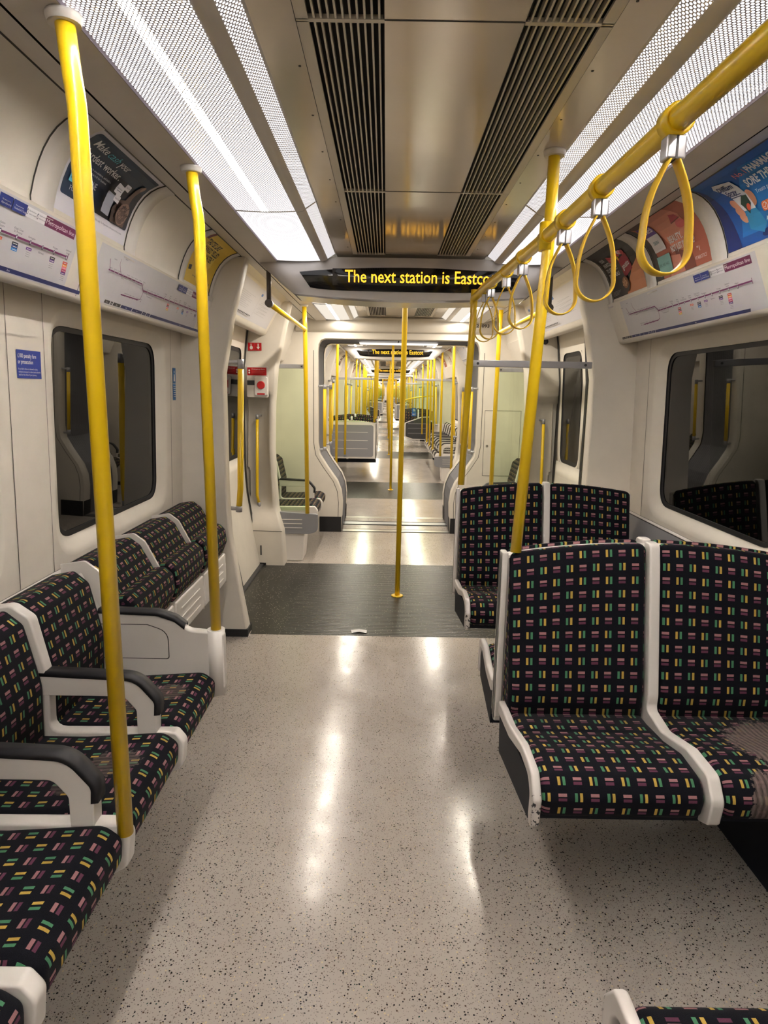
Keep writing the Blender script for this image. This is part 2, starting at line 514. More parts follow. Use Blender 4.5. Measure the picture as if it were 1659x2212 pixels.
CAR0 = -8.72; CARLEN = 15.62
Y_BACK = -1.9

# ------------------------------------------------------------------ shell pieces
counter = {}
def nm(base):
    counter[base] = counter.get(base, 0)+1
    return '%s_%d' % (base, counter[base])

def ordn(k): return ['first', 'second', 'third', 'fourth', 'fifth', 'sixth', 'seventh', 'eighth'][k]
def carname(k): return 'in the %s carriage' % ['nearest', 'second', 'third', 'fourth', 'fifth', 'last'][k]

def make_floor(y0, y1, strips, k):
    mb = MB(); y = y0
    for a, b in strips+[(y1, y1)]:
        if a > y: mb.face([(-1.25, y, 0), (1.25, y, 0), (1.25, min(a, y1), 0), (-1.25, min(a, y1), 0)], FL)
        if b > a: mb.face([(-1.25, a, 0), (1.25, a, 0), (1.25, b, 0), (-1.25, b, 0)], FD)
        y = max(y, b)
    mb.face([(-1.3, y0, -.05), (1.3, y0, -.05), (1.3, y1, -.05), (-1.3, y1, -.05)], VOID)
    return struct(mb.build('floor'))

def vent_slab(mb, s, y0, y1, ns=10):
    x0, x1 = .135, .305
    mb.box(min(s*x0, s*x1), max(s*x0, s*x1), y0, y1, ZC+.030, ZC+.034, VOID)
    for xx in (x0, x1): mb.box(min(s*xx, s*xx+.002*s), max(s*xx, s*xx+.002*s), y0, y1, ZC-.001, ZC+.03, VOID)
    for i in range(ns):
        xc = x0+.010+(x1-x0-.045)*i/(ns-1)
        a, b = sorted((s*(xc-.0020), s*(xc+.0020)))
        mb.box(a, b, y0, y1, ZC-.002, ZC+.012, SLAT)
    a, b = sorted((s*(x1-.024), s*x1)); mb.box(a, b, y0+.003, y1-.003, ZC-.003, ZC+.004, SLAT)
    for yy in (y0, y1-.006):
        a, b = sorted((s*x0, s*x1)); mb.box(a, b, yy, yy+.006, ZC-.003, ZC+.006, SLAT)

def make_ceiling(y0, y1, gr, solid=()):
    """flat centre, side panels and shelf; gr = list of grille (y0,y1)"""
    mb = MB()
    for s in (-1, 1):
        mb.sheet(sgn([(.305, ZC), (.392, ZC)], s), y0, y1, CEIL)
        mb.sheet(sgn([(.705, 2.078), (.805, 2.076)], s), y0, y1, CREAM2)
        mb.sheet(sgn([(.805, 2.076), (.808, 2.10)], s), y0, y1, SEAM)
        mb.sheet(sgn([(.808, 2.086), (.814, 2.086)], s), y0, y1, SEAM)
        mb.sheet(sgn([(.814, 2.079), (.893, 2.106)], s), y0, y1, CREAM2)
        mb.sheet(sgn([(.388, ZC), (.388, ZC+.05), (.72, ZC+.05), (.72, 2.078)], s), y0, y1, VOID)
        # parts of the grille track with no grille
        y = y0
        for a, b in list(gr)+[(y1, y1)]:
            if a > y+.001: mb.sheet(sgn([(.135, ZC), (.305, ZC)], s), y, a, CEIL)
            y = b
    mb.sheet([(-.135, ZC), (.135, ZC)], y0, y1, CEIL)
    yy = y0+.1
    while yy < min(y1, 7):
        for x_ in (-.322, .322): mb.prism([(x_+.003*math.cos(q), yy+.003*math.sin(q)) for q in [PI/4*k for k in range(8)]], ZC-.0012, ZC, SEAM, 'z')
        yy += .26
    for a, b in gr:
        mb.box(-.135, .135, b-.0015, b+.0015, ZC-.0012, ZC, SEAM)
    return struct(mb.build('ceiling'))

LAMP_OPEN = [(.392, ZC), (.440, 2.092)]
def make_lamp(y0, y1, s, label, group, detailed=True, long_=True):
    t = thing('ceiling_light', label, 'light', (s*.55, (y0+y1)/2, 2.08), group)
    cx, cy = s*.55, (y0+y1)/2
    def loc(prof): return [(p[0]*s-cx, p[1]-2.08) for p in prof]
    P = MB(); BZ = bez((.475, 2.084), (.59, 2.076), (.700, 2.084), 8)
    tube = [(.5745, 2.0800), (.6025, 2.0800)]
    prs = [BZ[:4]+[tube[0]], tube, [tube[1]]+BZ[5:]]
    base_u = 0
    for pi_, pr_ in enumerate(prs):
        n0 = len(P.uv)
        P.sheet(loc(pr_), y0+.006-cy, y1-.006-cy, ((PERF, PERFT, PERF) if long_ else (PERFU, PERFU, PERFU))[pi_] if detailed else (DIFF, DIFFT, DIFF)[pi_])
        L_ = sum(math.dist(a, b) for a, b in zip(pr_, pr_[1:]))
        for q in range(n0, len(P.uv)): P.uv[q] = [(u+base_u, v) for u, v in P.uv[q]]
        base_u += L_
    P.build('perforated_cover' if detailed else 'diffuser', t)
    Q = MB(); Q.sheet(loc([(.398, 2.119), (.436, 2.094)]), y0+.006-cy, y1-.006-cy, PERFS if detailed else DIFF); Q.build('side_cover', t)
    R = MB()
    R.sheet(loc([(.436, 2.094), (.444, 2.086), (.468, 2.080), (.475, 2.084)]), y0-cy, y1-cy, WHITE, True)
    R.sheet(loc([(.391, 2.121), (.398, 2.119)]), y0-cy, y1-cy, WHITE)
    R.sheet(loc([(.700, 2.084), (.703, 2.078), (.710, 2.079)]), y0-cy, y1-cy, mat('lamp_edge_strip', (.42, .37, .44), .4))
    for yy in (y0, y1-.006):
        R.sheet(loc(bez((.475, 2.0835), (.59, 2.0755), (.702, 2.0835), 8)), yy-cy, yy+.006-cy, SLAT)
        R.sheet(loc([(.398, 2.1185), (.436, 2.0935)]), yy-cy, yy+.006-cy, SLAT)
    R.build('frame', t)
    return t

def window_wall(mb, s, y0, y1, wy0, wy1, wz0=.875, wz1=1.625, z0=.79, z1=1.715, r=.10):
    """panel y0..y1 x z0..z1 with a rounded moulded opening"""
    X = lambda z, o=0: s*(wallx(z)+o)
    N = 40
    def loop(yy0, yy1, zz0, zz1, rr):
        return fillet([(yy0, zz0), (yy1, zz0), (yy1, zz1), (yy0, zz1)], rr, 8)
    A = loop(wy0-.075, wy1+.075, wz0-.065, wz1+.055, r+.06)
    B = loop(wy0-.015, wy1+.015, wz0-.015, wz1+.012, r+.012)
    Cc = loop(wy0, wy1, wz0, wz1, r)
    cy, cz = (wy0+wy1)/2, (wz0+wz1)/2
    def out(p):
        dy, dz = p[0]-cy, p[1]-cz
        ty = ((y1-cy) if dy > 0 else (y0-cy))/dy if abs(dy) > 1e-9 else 1e9
        tz = ((z1-cz) if dz > 0 else (z0-cz))/dz if abs(dz) > 1e-9 else 1e9
        t = min(ty, tz); return (cy+dy*t, cz+dz*t)
    O = [out(p) for p in A]
    # add exact corners by snapping nearest points
    for c in ((y0, z0), (y1, z0), (y1, z1), (y0, z1)):
        i = min(range(len(O)), key=lambda k: math.dist(O[k], c)); O[i] = c
    g = lambda L, o: [(X(p[1], o), p[0], p[1]) for p in L]
    mb.grid([g(O, 0), g(A, 0)], CREAM2, smooth=False, cv=True)
    mb.grid([g(A, 0), g([((p[0]+q[0])/2, (p[1]+q[1])/2) for p, q in zip(A, B)], .004), g(B, .030)], CREAM, smooth=True, cv=True)
    mb.grid([g(B, .030), g(Cc, .034)], CREAM, smooth=True, cv=True)
    return Cc

def make_window(s, wy0, wy1, label, wz0=.875, wz1=1.625, r=.10, dx=0.0):
    X = lambda z, o=0: s*(wallx(z)+o+dx)
    t = thing(nm('window'), label, 'window', (s*1.27, (wy0+wy1)/2, (wz0+wz1)/2)); t['kind'] = 'structure'
    c = Vector(t.location)
    L1 = fillet([(wy0, wz0), (wy1, wz0), (wy1, wz1), (wy0, wz1)], r, 8)
    L2 = fillet([(wy0+.018, wz0+.018), (wy1-.018, wz0+.018), (wy1-.018, wz1-.018), (wy0+.018, wz1-.018)], r-.015, 8)
    g = lambda L, o: [tuple(Vector((X(p[1], o), p[0], p[1]))-c) for p in L]
    mb = MB(); mb.grid([g(L1, .032), g(L1, .038), g(L2, .038), g(L2, .046)], BLACK, smooth=False, cv=True); mb.build('rubber_gasket', t)
    mb = MB(); mb.face(g(L2, .042), WGLASS); mb.build('glass_pane', t)
    mb = MB(); mb.face(g(L1, .30), VOID); mb.build('dark_backing', t)
    return t

def wall_side(s, y0, y1, wins, k, detail=True):
    """one bay's wall, from seat ledge up to the ceiling shelf, and the part below"""
    mb = MB()
    ys = sorted(wins); prev = y0
    bounds = []
    for i, (a, b) in enumerate(ys):
        lo = a-.10; hi = b+.14
        lo = max(lo, prev); hi = min(hi, y1)
        if lo > prev+.002: mb.sheet(sgn([(wallx(.79), .79), (wallx(1.715), 1.715)], s), prev, lo, CREAM2)
        window_wall(mb, s, lo, hi, a, b)
        bounds += [lo, hi]; prev = hi
    if prev < y1-.002: mb.sheet(sgn([(wallx(.79), .79), (wallx(1.715), 1.715)], s), prev, y1, CREAM2)
    for b in bounds:
        if y0+.02 < b < y1-.02:
            mb.sheet(sgn([(wallx(.79)-.0008, .79), (wallx(1.715)-.0008, 1.71)], s), b-.0012, b+.0012, SEAM)
    mb.sheet(sgn([(1.25, .79), (1.2485, .79)], s), y0, y1, SEAM)
    # ledge + lower wall
    mb.sheet(sgn([(1.249, .789), (1.236, .783), (1.234, .76)], s), y0, y1, WHITE)
    mb.sheet(sgn([(1.234, .76), (1.236, .40), (1.236, 0)], s), y0, y1, DGREY)
    mb.sheet(sgn([(1.2525, .795), (1.2525, .785)], s), y0, y1, SEAM)
    # cove, map panel, soffit
    mb.sheet(sgn(COVE, s), y0, y1, CREAM, True)
    mb.sheet(sgn([COVE[-1], (1.052, 1.893), (1.043, 1.888)], s), y0, y1, CREAM)
    mb.sheet(sgn([(1.043, 1.888)]+[MAPP[1]], s), y0, y1, CREAM, False)
    mb.sheet(sgn(SOFF, s), y0, y1, CREAM, True)
    mb.sheet(sgn([(1.225, 1.712), (1.222, 1.715)], s), y0, y1, CREAM)
    # seam between the fixed strip and the hinged cove panel
    mb.sheet(sgn([(.893, 2.106), (.896, 2.103)], s), y0, y1, SEAM)
    return struct(mb.build('wall_left' if s < 0 else 'wall_right'))

# inner edge of the door pillars (|x| at z)
def pillar_x(z):
    K = [(0, .905), (.30, .955), (.60, 1.00), (.8, 1.01), (1.5, 1.01), (1.80, .955), (2.09, .872), (2.2, .87)]
    for (a, xa), (b, xb) in zip(K, K[1:]):
        if z <= b: return xa+(xb-xa)*(z-a)/(b-a)
    return .87
def make_pillar(s, y, face, label=None, recess=False, n=14):
    """body panel closing a bay at a doorway; face=-1 flat side toward -y. thickness .11"""
    yf = y; yb = y+.11
    mb = MB(); zs = [2.1*i/n for i in range(n+1)]
    for face_y in (yf, yb):
        mb.grid([[(s*pillar_x(z), face_y, z), (s*1.27, face_y, z)] for z in zs], CREAM, smooth=False)
    mb.grid([[(s*(pillar_x(z)), yf, z), (s*(pillar_x(z)-.006), yf+.02, z), (s*(pillar_x(z)-.006), yb-.02, z), (s*pillar_x(z), yb, z)] for z in zs], CREAM, smooth=True)
    mb.box(min(s*.90, s*1.2), max(s*.90, s*1.2), yf-.004, yb+.004, 0, .045, BLACK)
    return struct(mb.build(nm('trim')))

def make_recess_pillar(s, y):
    """far-side pillar facing the doorway: bulging lower box, recess with grab rail, alarm shelf"""
    # outline rows z -> (inner edge x, y of front face)
    mb = MB()
    zs = [0.0, .04, .28, .29, .33, .40, .46, .50, .56, .70, .95, 1.20, 1.28, 1.33, 1.37, 1.41, 1.60, 1.66, 1.72, 1.9, 2.09]
    cols = [0, .05, .12, .22, .82, .90, 1.0]
    def P(z, t):
        xi = {0: .935}.get(z, None)
        K = [(0, .93), (.28, .945), (.45, .995), (.9, 1.022), (1.3, 1.012), (1.6, .985), (1.9, .915), (2.1, .87)]
        for (a, xa), (b, xb) in zip(K, K[1:]):
            if z <= b: xi = xa+(xb-xa)*(z-a)/(b-a); break
        x = xi+(1.27-xi)*t
        d = 0.0
        if .43 < z < 1.39:
            f = min(1, (z-.43)/.10)*min(1, (1.39-z)/.03)
            g = min(1, max(0, (t-.12)/.10))
            d = .125*f*g
        yy = y+d - .075*min(1, max(0, (.47-z)/.15))*(1-.15*t) - (.022 if 1.39 < z < 1.62 else 0)
        return (s*x, yy, z)
    mb.grid([[P(z, t) for t in cols] for z in zs], CREAM, smooth=True)
    mb.grid([[P(z, 0), (P(z, 0)[0]+s*.0, y+.13, z)] for z in zs], CREAM, smooth=True)
    mb.grid([[(s*.946, y-.0765, .288), (s*1.27, y-.066, .288)], [(s*.946, y-.0765, .284), (s*1.27, y-.066, .284)]], SEAM)
    a, b = sorted((s*.935, s*1.2)); mb.box(a, b, y-.070, y+.12, 0, .02, BLACK)
    a, b = sorted((s*1.115, s*1.125)); mb.box(a, b, y-.076, y-.05, .085, .165, DGREY)
    return struct(mb.build(nm('trim')))

def make_door(s, y0, y1, label):
    t = thing(nm('door'), label, 'door', (s*1.26, (y0+y1)/2, 0)); t['kind'] = 'structure'
    c = Vector(t.location)
    prof = [(0, 1.13), (.3, 1.185), (.62, 1.235), (.9, 1.25), (1.5, 1.245), (1.8, 1.215), (1.95, 1.19)]
    def dx(z):
        for (a, xa), (b, xb) in zip(prof, prof[1:]):
            if z <= b: return xa+(xb-xa)*(z-a)/(b-a)
        return prof[-1][1]
    ym = (y0+y1)/2
    for a, b in ((y0+.01, ym-.008), (ym+.008, y1-.01)):
        mb = MB(); wa, wb = a+.13, b-.13; zs = [0.01, .15, .3, .45, .6, .72, .80]
        g = lambda z, y, o=0: (s*(dx(z)+o)-c.x, y-c.y, z)
        mb.grid([[g(z, a), g(z, b)] for z in zs+[.9]], CREAM, smooth=True)
        mb.grid([[g(z, a), g(z, wa)] for z in (.9, 1.2, 1.5, 1.72)], CREAM)
        mb.grid([[g(z, wb), g(z, b)] for z in (.9, 1.2, 1.5, 1.72)], CREAM)
        mb.grid([[g(z, a), g(z, b)] for z in (1.72, 1.85, 1.95)], CREAM)
        leaf = mb.build('door_leaf', t)
        L1 = fillet([(wa, .9), (wb, .9), (wb, 1.72), (wa, 1.72)], .09, 6)
        L0 = [(wa, .9), (wb, .9), (wb, 1.72), (wa, 1.72)]
        L2 = fillet([(wa+.03, .93), (wb-.03, .93), (wb-.03, 1.69), (wa+.03, 1.69)], .07, 6)
        gm = MB(); q = lambda L, o: [g(p[1], p[0], o) for p in L]
        sq = []
        cy_, cz_ = (wa+wb)/2, 1.31
        for p in L1:
            d_ = (p[0]-cy_, p[1]-cz_); k_ = min((wb-cy_)/abs(d_[0]) if d_[0] else 1e9, .41/abs(d_[1]) if d_[1] else 1e9)
            sq.append((cy_+d_[0]*k_, cz_+d_[1]*k_))
        gm.grid([q(sq, 0), q(L1, .0)], CREAM, cv=True, smooth=False); gm.grid([q(L1, .0), q(L1, .008), q(L2, .010)], BLACK, cv=True, smooth=False); gm.build('window_gasket', t)
        pg = MB(); pg.face(q(L2, .008), WGLASS); pg.build('glass_pane', t)
        pd = MB(); pd.face(q(sq, .25), VOID); pd.build('dark_backing', t)
        ed = MB()
        for yy, ww in ((a, .045), (b-.045, .045)):
            ed.grid([[g(z, yy, -.006), g(z, yy+ww, -.006)] for z in zs+[1.2, 1.5, 1.8, 1.95]], BLACK)
        ed.build('rubber_edge', t)
    return t

def make_header(s, y0, y1, art=True):
    """sloping map panel and soffit above a doorway"""
    mb = MB()
    pr = [(.893, 2.106), (.93, 2.08), (1.055, 1.86)]+[(1.065, 1.84), (1.085, 1.83), (1.12, 1.835), (1.27, 1.90)]
    mb.sheet(sgn(pr[:3], s), y0, y1, CREAM); mb.sheet(sgn(pr[2:], s), y0, y1, CREAM, True)
    mb.sheet(sgn([(1.10, .002), (1.105, 0.010), (1.25, 0.010)], s), y0, y1, DGREY)
    o = struct(mb.build(nm('trim')))
    return o

def map_art(s, yl, P0, P1, W, kind, parent=None, name='line_map', label=None, cat='route map'):
    """tube line diagram; W width, height ~.18"""
    H = math.dist(P0, P1)
    fn = flat_fn(s, yl, P0, P1)
    A = Art(fn)
    paper = ink(205, 203, 208); mag = ink(110, 28, 92); navy = ink(28, 36, 92); blue = ink(30, 50, 130); wh = ink(235, 233, 238); txt = ink(60, 60, 90)
    grey = ink(150, 150, 155); dk = ink(45, 45, 50)
    A.rect(.0, .0, W, H, paper)
    h0 = .03
    if kind == 'door':
        A.rect(.02, H*.82, .05, .018, ink(60, 110, 180)); A.rect(W*.52, H*.80, .05, .018, ink(60, 110, 180))
        for i in range(9):
            y = H*(.28+.05*i); x = W*(.08+.03*(i % 3)); A.line(x, y, x+W*(.28-.02*(i % 4)), y, .0012, grey)
            A.line(x+W*.46, y, x+W*(.72-.03*(i % 3)), y+(.01 if i % 2 else 0), .0012, grey)
        for i in range(16): A.rect(W*(.03+.028*i), H*.12, W*.02, .008, dk)
        A.rect(W*.49, H*.05, .002, H*.9, grey)
        return A.build(name, parent)
    # header right
    A.rect(W-.20, H-.034, .17, .028, ink(105, 22, 78))
    A.text('Metropolitan line', W-.195, H-.026, .0125, wh, width=.158)
    A.rect(W-.30, H-.033, .098, .026, wh)
    for q in (0, 1):
        A.ell(W-.292+.048*q, H-.020, .0045, .0075, txt); A.ell(W-.292+.048*q, H-.020, .003, .0055, wh)
        A.text('Step-free from', W-.286+.048*q, H-.017, .0042, txt, width=.033)
        A.text(['train to street', 'platform to street'][q], W-.286+.048*q, H-.025, .0042, txt, width=.034)
    A.rect(W-.42, H-.034, .055, .028, blue); A.rect(W-.363, H-.034, .062, .028, blue)
    A.text('Plan your journey', W-.408, H-.020, .0035, wh, width=.035); A.text('tfl.gov.uk/journey', W-.41, H-.028, .0045, wh, width=.042)
    A.text('Plan your journey', W-.352, H-.020, .0035, wh, width=.035); A.text('Download the TfL Go app', W-.356, H-.028, .0052, wh, width=.053)
    # route
    y1 = H*.56
    ya = y1
    A.line(.09, y1+.010, .395, y1+.010, 0.0046, mag)
    A.line(.395, y1+.010, .425, y1-.012, 0.0046, mag); A.line(.42, y1-.012, W-.045, y1-.012+.006, .0054, mag)
    A.line(W-.045, y1-.016, W-.045, y1+.004, .0028, mag)
    A.line(.075, y1+.045, .095, y1+.012, .0028, mag); A.line(.155, y1+.060, .158, y1+.040, .0018, mag); A.line(.158, y1+.040, .19, y1+.010, .0020, mag)
    A.line(.19, y1+.004, .40, y1+.003, .0018, grey); A.line(.40, y1+.003, .424, y1-.012, .0016, grey)
    A.line(.425, y1-.014, .42, y1-.045, .0028, mag); A.line(.42, y1-.045, .40, y1-.052, .0028, mag); A.line(.235, y1-.055, .40, y1-.052, 0.0046, mag)
    A.line(.455, y1-.016, .470, y1-.028, .0016, grey); A.line(.47, y1-.028, .52, y1-.028, .0022, grey); A.line(.52, y1-.028, .53, y1-.013, .0016, grey)
    st = [('Amersham', .09, 0), ('Chalfont\n& Latimer', .125, 0), ('Chorleywood', .155, 0), ('Rickmansworth', .195, 1), ('Moor Park', .235, 0), ('Northwood', .27, 0),
          ('Northwood Hills', .305, 0), ('Pinner', .345, 0), ('North Harrow', .38, 0), ('Harrow-on-\nthe-Hill', .44, 0), ('Northwick\nPark', .475, 0), ('Preston\nRoad', .505, 0), ('Wembley\nPark', .54, 0)]
    for n_, x, dn in st:
        yy = (y1+.010) if x < .4 else (y1-.011)
        A.ell(x, yy, .0026, .0042, mag); A.ell(x, yy, .0014, .0024, wh)
        A.text(n_.replace('\n', ' '), x-.012, yy+(.007 if not dn else -.012), .0038, txt, width=.026)
    for n_, x in (('Uxbridge', .24), ('Hillingdon', .262), ('Ickenham', .283), ('Ruislip', .31), ('Eastcote', .35), ('Rayners Lane', .385)):
        A.ell(x, y1-.054, .002, .0034, mag); A.text(n_, x-.01, y1-.047, .0036, txt, width=.020)
    A.text('Chesham', .062, y1+.048, .004, txt, width=.022); A.text('Watford', .143, y1+.063, .004, txt, width=.022)
    big = [('Finchley\nRoad', .60), ('Baker\nStreet', .645), ('Great\nPortland Street', .69), ('Euston\nSquare', .735), ("King's Cross\nSt. Pancras", .785), ('Farringdon', .83), ('Barbican', .873), ('Moorgate', .918), ('Liverpool\nStreet', .968), ('Aldgate', 1.02)]
    sc = (W-.045-.56)/(1.03-.56)
    boxes = {.645: [(200, 40, 50), (90, 60, 60), (235, 120, 140), (230, 190, 60)], .735: [(230, 100, 60)], .785: [(25, 25, 40), (20, 50, 120), (40, 130, 200)],
             .83: [(110, 60, 150)], .918: [(20, 20, 30), (90, 50, 140)], .968: [(210, 60, 40), (235, 150, 70), (230, 120, 150), (190, 50, 100), (80, 40, 130)]}
    for n_, x in big:
        X = .56+(x-.56)*sc; yy = y1-.0095+.004*(x-.56)
        A.ell(X, yy, .0044, .0066, txt); A.ell(X, yy, .0024, .0042, wh)
        ls = n_.split('\n')
        dn = n_ == 'Barbican'
        for i, l in enumerate(ls):
            w_ = .0033*len(l)
            A.text(l, X-w_*.5, (yy-.017) if dn else (yy+.010+.0075*(len(ls)-1-i)), .0052, txt, width=w_)
        if x in boxes:
            for i, c in enumerate(boxes[x]): A.rect(X-.013, yy-.020-.0072*i, .026, .0072, ink(*c)); A.rect(X-.009, yy-.0175-.0072*i, .018, .0016, wh)
            if len(boxes[x]) in (1, 2, 5):
                yb_ = yy-.020-.0072*(len(boxes[x])-1)
                for i in range(3): A.rect(X-.010, yb_-.006-.005*i, .02, .0012, grey)
    # zone bar
    cs = [(.03, .072, dk), (.077, .094, dk), (.099, .158, dk), (.163, .26, navy), (.265, .36, navy), (.365, .40, navy), (.405, .44, navy), (.445, W-.012, navy)]
    for a, b, c in cs:
        A.poly([(a, .008), (b, .008), (b+.004, .019), (a+.004, .019)], c)
        A.text('Zone', (a+b)/2-.006, .011, .0045, wh, width=.013)
    A.text('Accessible and step-free travel information at tfl.gov.uk', .03, .0015, .003, grey, width=.28)
    for i in range(9): A.line(.06+i*.055, .03, .06+i*.055, H-.012, .0006, ink(186, 185, 190))
    o = A.build(name, parent)
    if label: tag(o, label, cat)
    return o

# ------------------------------------------------------------------ posters on the cove
def poster(s, yl, W, label, draw):
    fn = cove_fn(s, yl, yl+W); A = Art(fn); draw(A, W, ARC)
    o = A.build('advert_poster', None, CUTS)
    return tag(o, label, 'poster')

def p_cash(A, W, H):
    w = ink(225, 222, 232); navy = ink(12, 42, 74); dk = ink(22, 28, 48)
    A.rect(0, 0, W, H, w)
    A.rect(.012, .048, W-.024, H-.062, navy, r=.012)
    A.rect(.20, .050, W-.214, H*.5, dk, r=.01)
    lt = ink(238, 238, 245); cy = ink(96, 200, 222)
    A.text('Make', .045, H-.058, .026, lt, width=.085, bold=.012, shear=.15); A.text('cash', .137, H-.058, .026, cy, width=.07, shear=.3)
    A.text('your', .214, H-.058, .026, lt, width=.07, bold=.012, shear=.15)
    A.text('hardest worker.', .045, H-.096, .026, lt, width=.235, bold=.012, shear=.1)
    A.text('Business savings in one platform, and build a', .05, H-.118, .007, lt, width=.20); A.text('savings portfolio that is fit for business', .05, H-.130, .007, lt, width=.18)
    A.rect(.035, .088, .026, .040, cy, r=.002); A.rect(.042, .108, .013, .004, navy); A.rect(.042, .098, .008, .004, navy)
    A.text('FLAGSTONE', .068, .105, .020, lt, width=.12, bold=.01); A.text('FOR BUSINESS', .05, .066, .014, lt, width=.13)
    # sculpted hand like bird with cards
    br = ink(96, 74, 72); br2 = ink(140, 112, 104); br3 = ink(60, 44, 46); gr = ink(160, 164, 184)
    A.poly([(W-.15, .05), (W-.165, .09), (W-.135, .128), (W-.10, .135), (W-.085, .17), (W-.07, .205), (W-.048, .212), (W-.042, .200), (W-.062, .168), (W-.066, .135), (W-.045, .10), (W-.05, .052), (W-.09, .05)], br)
    A.ell(W-.052, .202, .014, .008, br2, .9); A.ell(W-.105, .09, .045, .036, br2, .6, layer=50); A.ell(W-.105, .085, .036, .028, br, .6, layer=51)
    for i in range(40):
        a = random.uniform(0, 6.28); q = random.random()**.5
        A.ell(W-.105+.040*q*math.cos(a), .092+.034*q*math.sin(a), .007, .0022, random.choice((br2, br3)), random.uniform(.3, 1.2), 6, layer=60+i % 3)
    A.poly([(W-.185, .05), (W-.19, .095), (W-.178, .107), (W-.170, .09), (W-.168, .05)], br3)
    A.rect(W-.255, .058, .056, .072, gr, -.06, .004); A.rect(W-.205, .110, .040, .026, w, -.12, .004)
    A.rect(W-.225, .135, .052, .036, w, -.1, .004); A.rect(W-.180, .163, .035, .022, w, -.1, .004)
    tx = ink(90, 90, 120)
    A.text('Instant Access', W-.220, .155, .006, tx, width=.036); A.text('Fixed Term', W-.176, .172, .006, tx, width=.026); A.text('Notice 95 Days', W-.201, .121, .006, tx, width=.032)
    A.rect(W-.216, .146, .03, .002, tx)
    A.text('Trustpilot', .075, .022, .009, navy, width=.06); A.rect(.14, .018, .014, .014, ink(60, 150, 150))
    A.text('T&Cs apply. Visit flagstoneim.com/business to find out more', .2, .024, .006, tx, width=.2)
def p_mango(A, W, H):
    A.rect(0, 0, W, H, ink(232, 196, 60)); bk = ink(30, 24, 18)
    A.ell(W*.45, H*.55, W*.32, H*.30, ink(240, 212, 96))
    for i, t in enumerate(('"TASTES LIKE', 'A MANGO YELLED', 'AT MY WATER."')):
        A.text(t, .05, H-.065-.036*i, .028, bk, width=(.21, .27, .25)[i], bold=.03, shear=.12)
    A.rect(.02, .055, .04, .022, bk, .1, .004); A.text('zero sugar', .10, .035, .009, bk, width=.06); A.text('air up', W-.075, .03, .014, bk, width=.04, bold=.01)
    A.rect(0, H-.045, .03, .045, ink(120, 30, 40))
def p_gousto(A, W, H):
    bk = ink(38, 30, 32); red = ink(150, 14, 44); wh = ink(225, 220, 222); org = ink(205, 130, 88)
    A.rect(0, 0, W, H, bk)
    A.poly([(.20, .0), (.24, .05), (.33, .11), (W, .145), (W, 0)], org)
    for i, t in enumerate(('YOUR', 'SHORTCUT', 'TO SERIOUSLY', 'TASTY MEALS')):
        A.text(t, .035, H-.075-.030*i, .019, wh, width=(.055, .10, .145, .14)[i], bold=.02)
    A.poly([(.215, .075), (.335, .105), (.345, .185), (.225, .170)], red)
    A.text('gousto', .232, .115, .026, wh, width=.095, bold=.02, rot=.15)
    for i, (x, y, c) in enumerate(((.24, .185, (230, 190, 60)), (.265, .20, (200, 60, 80)), (.29, .205, (225, 225, 235)), (.31, .20, (235, 140, 160)), (.33, .195, (200, 30, 60)), (.25, .205, (240, 150, 40)))):
        A.ell(x, y, .013, .020, ink(*c), .5*i)
    A.rect(.135, .170, .06, .035, ink(205, 40, 60), -.25); A.text('GET 60% OFF', .14, .185, .009, wh, width=.05, rot=-.25)
    A.ell(.215, .050, .045, .040, ink(44, 24, 20)); A.ell(.215, .056, .036, .028, ink(150, 96, 60))
    for i in range(14): A.ell(.215+.028*math.cos(i*2.4)*(.3+.05*i), .056+.02*math.sin(i*2.4)*(.3+.05*i), .006, .005, ink(205, 160, 120))
    for i in range(4): A.rect(.04, .03-.006*i, .11-.01*i, .002, ink(140, 135, 135))
def p_beauty(A, W, H):
    sk = ink(214, 138, 118); sk2 = ink(176, 96, 78); sk3 = ink(120, 58, 48); bk = ink(32, 22, 30); wh = ink(235, 230, 235)
    A.rect(0, 0, W, H, sk2)
    A.poly([(0, 0), (.07, 0), (.05, H*.5), (.03, H), (0, H)], bk)
    A.poly([(.02, H), (.10, H*.82), (.16, H*.80), (.20, H), (.1, H)], ink(70, 44, 48))
    A.poly([(.16, H), (.15, H*.80), (.17, H*.60), (.20, H*.42), (.27, H*.32), (.345, H*.30), (.385, H*.38), (.395, H*.52), (.375, H*.60), (.385, H*.80), (.36, H)], sk)
    A.poly([(.20, 0), (.22, H*.36), (.29, H*.28), (.34, H*.30), (.36, .0)], sk3)
    A.poly([(.14, 0), (.16, H*.30), (.25, H*.26), (.27, 0)], sk)
    A.poly([(.295, H*.72), (.335, H*.86), (.365, H*.82), (.375, H*.74), (.34, H*.71)], ink(178, 58, 72)); A.ell(.352, H*.66, .034, .019, ink(212, 98, 104), .1)
    A.line(.298, H*.715, .378, H*.745, .004, sk3)
    A.text('BEAUTY.', .205, H*.46, .026, wh, width=.115, bold=.03); A.text('NOT JUST SKIN DEEP', .195, H*.33, .024, wh, width=.20, bold=.03)
    A.rect(.055, H*.42, .105, H*.50, wh, 0, .004); A.rect(.055, H*.70, .105, H*.22, ink(90, 40, 160)); A.text('Perfectil', .062, H*.76, .026, wh, width=.09, bold=.02)
    A.text('SKIN', .082, H*.54, .016, ink(90, 150, 160), width=.045)
    A.rect(.052, H*.05, .12, H*.30, ink(130, 190, 190)); A.text('SKIN, HAIR, NAILS', .06, H*.19, .012, ink(60, 90, 100), width=.09)
    A.text('VITABIOTICS', W-.11, .022, .013, wh, width=.09); A.text('"I', W-.08, .05, .018, wh, width=.02)
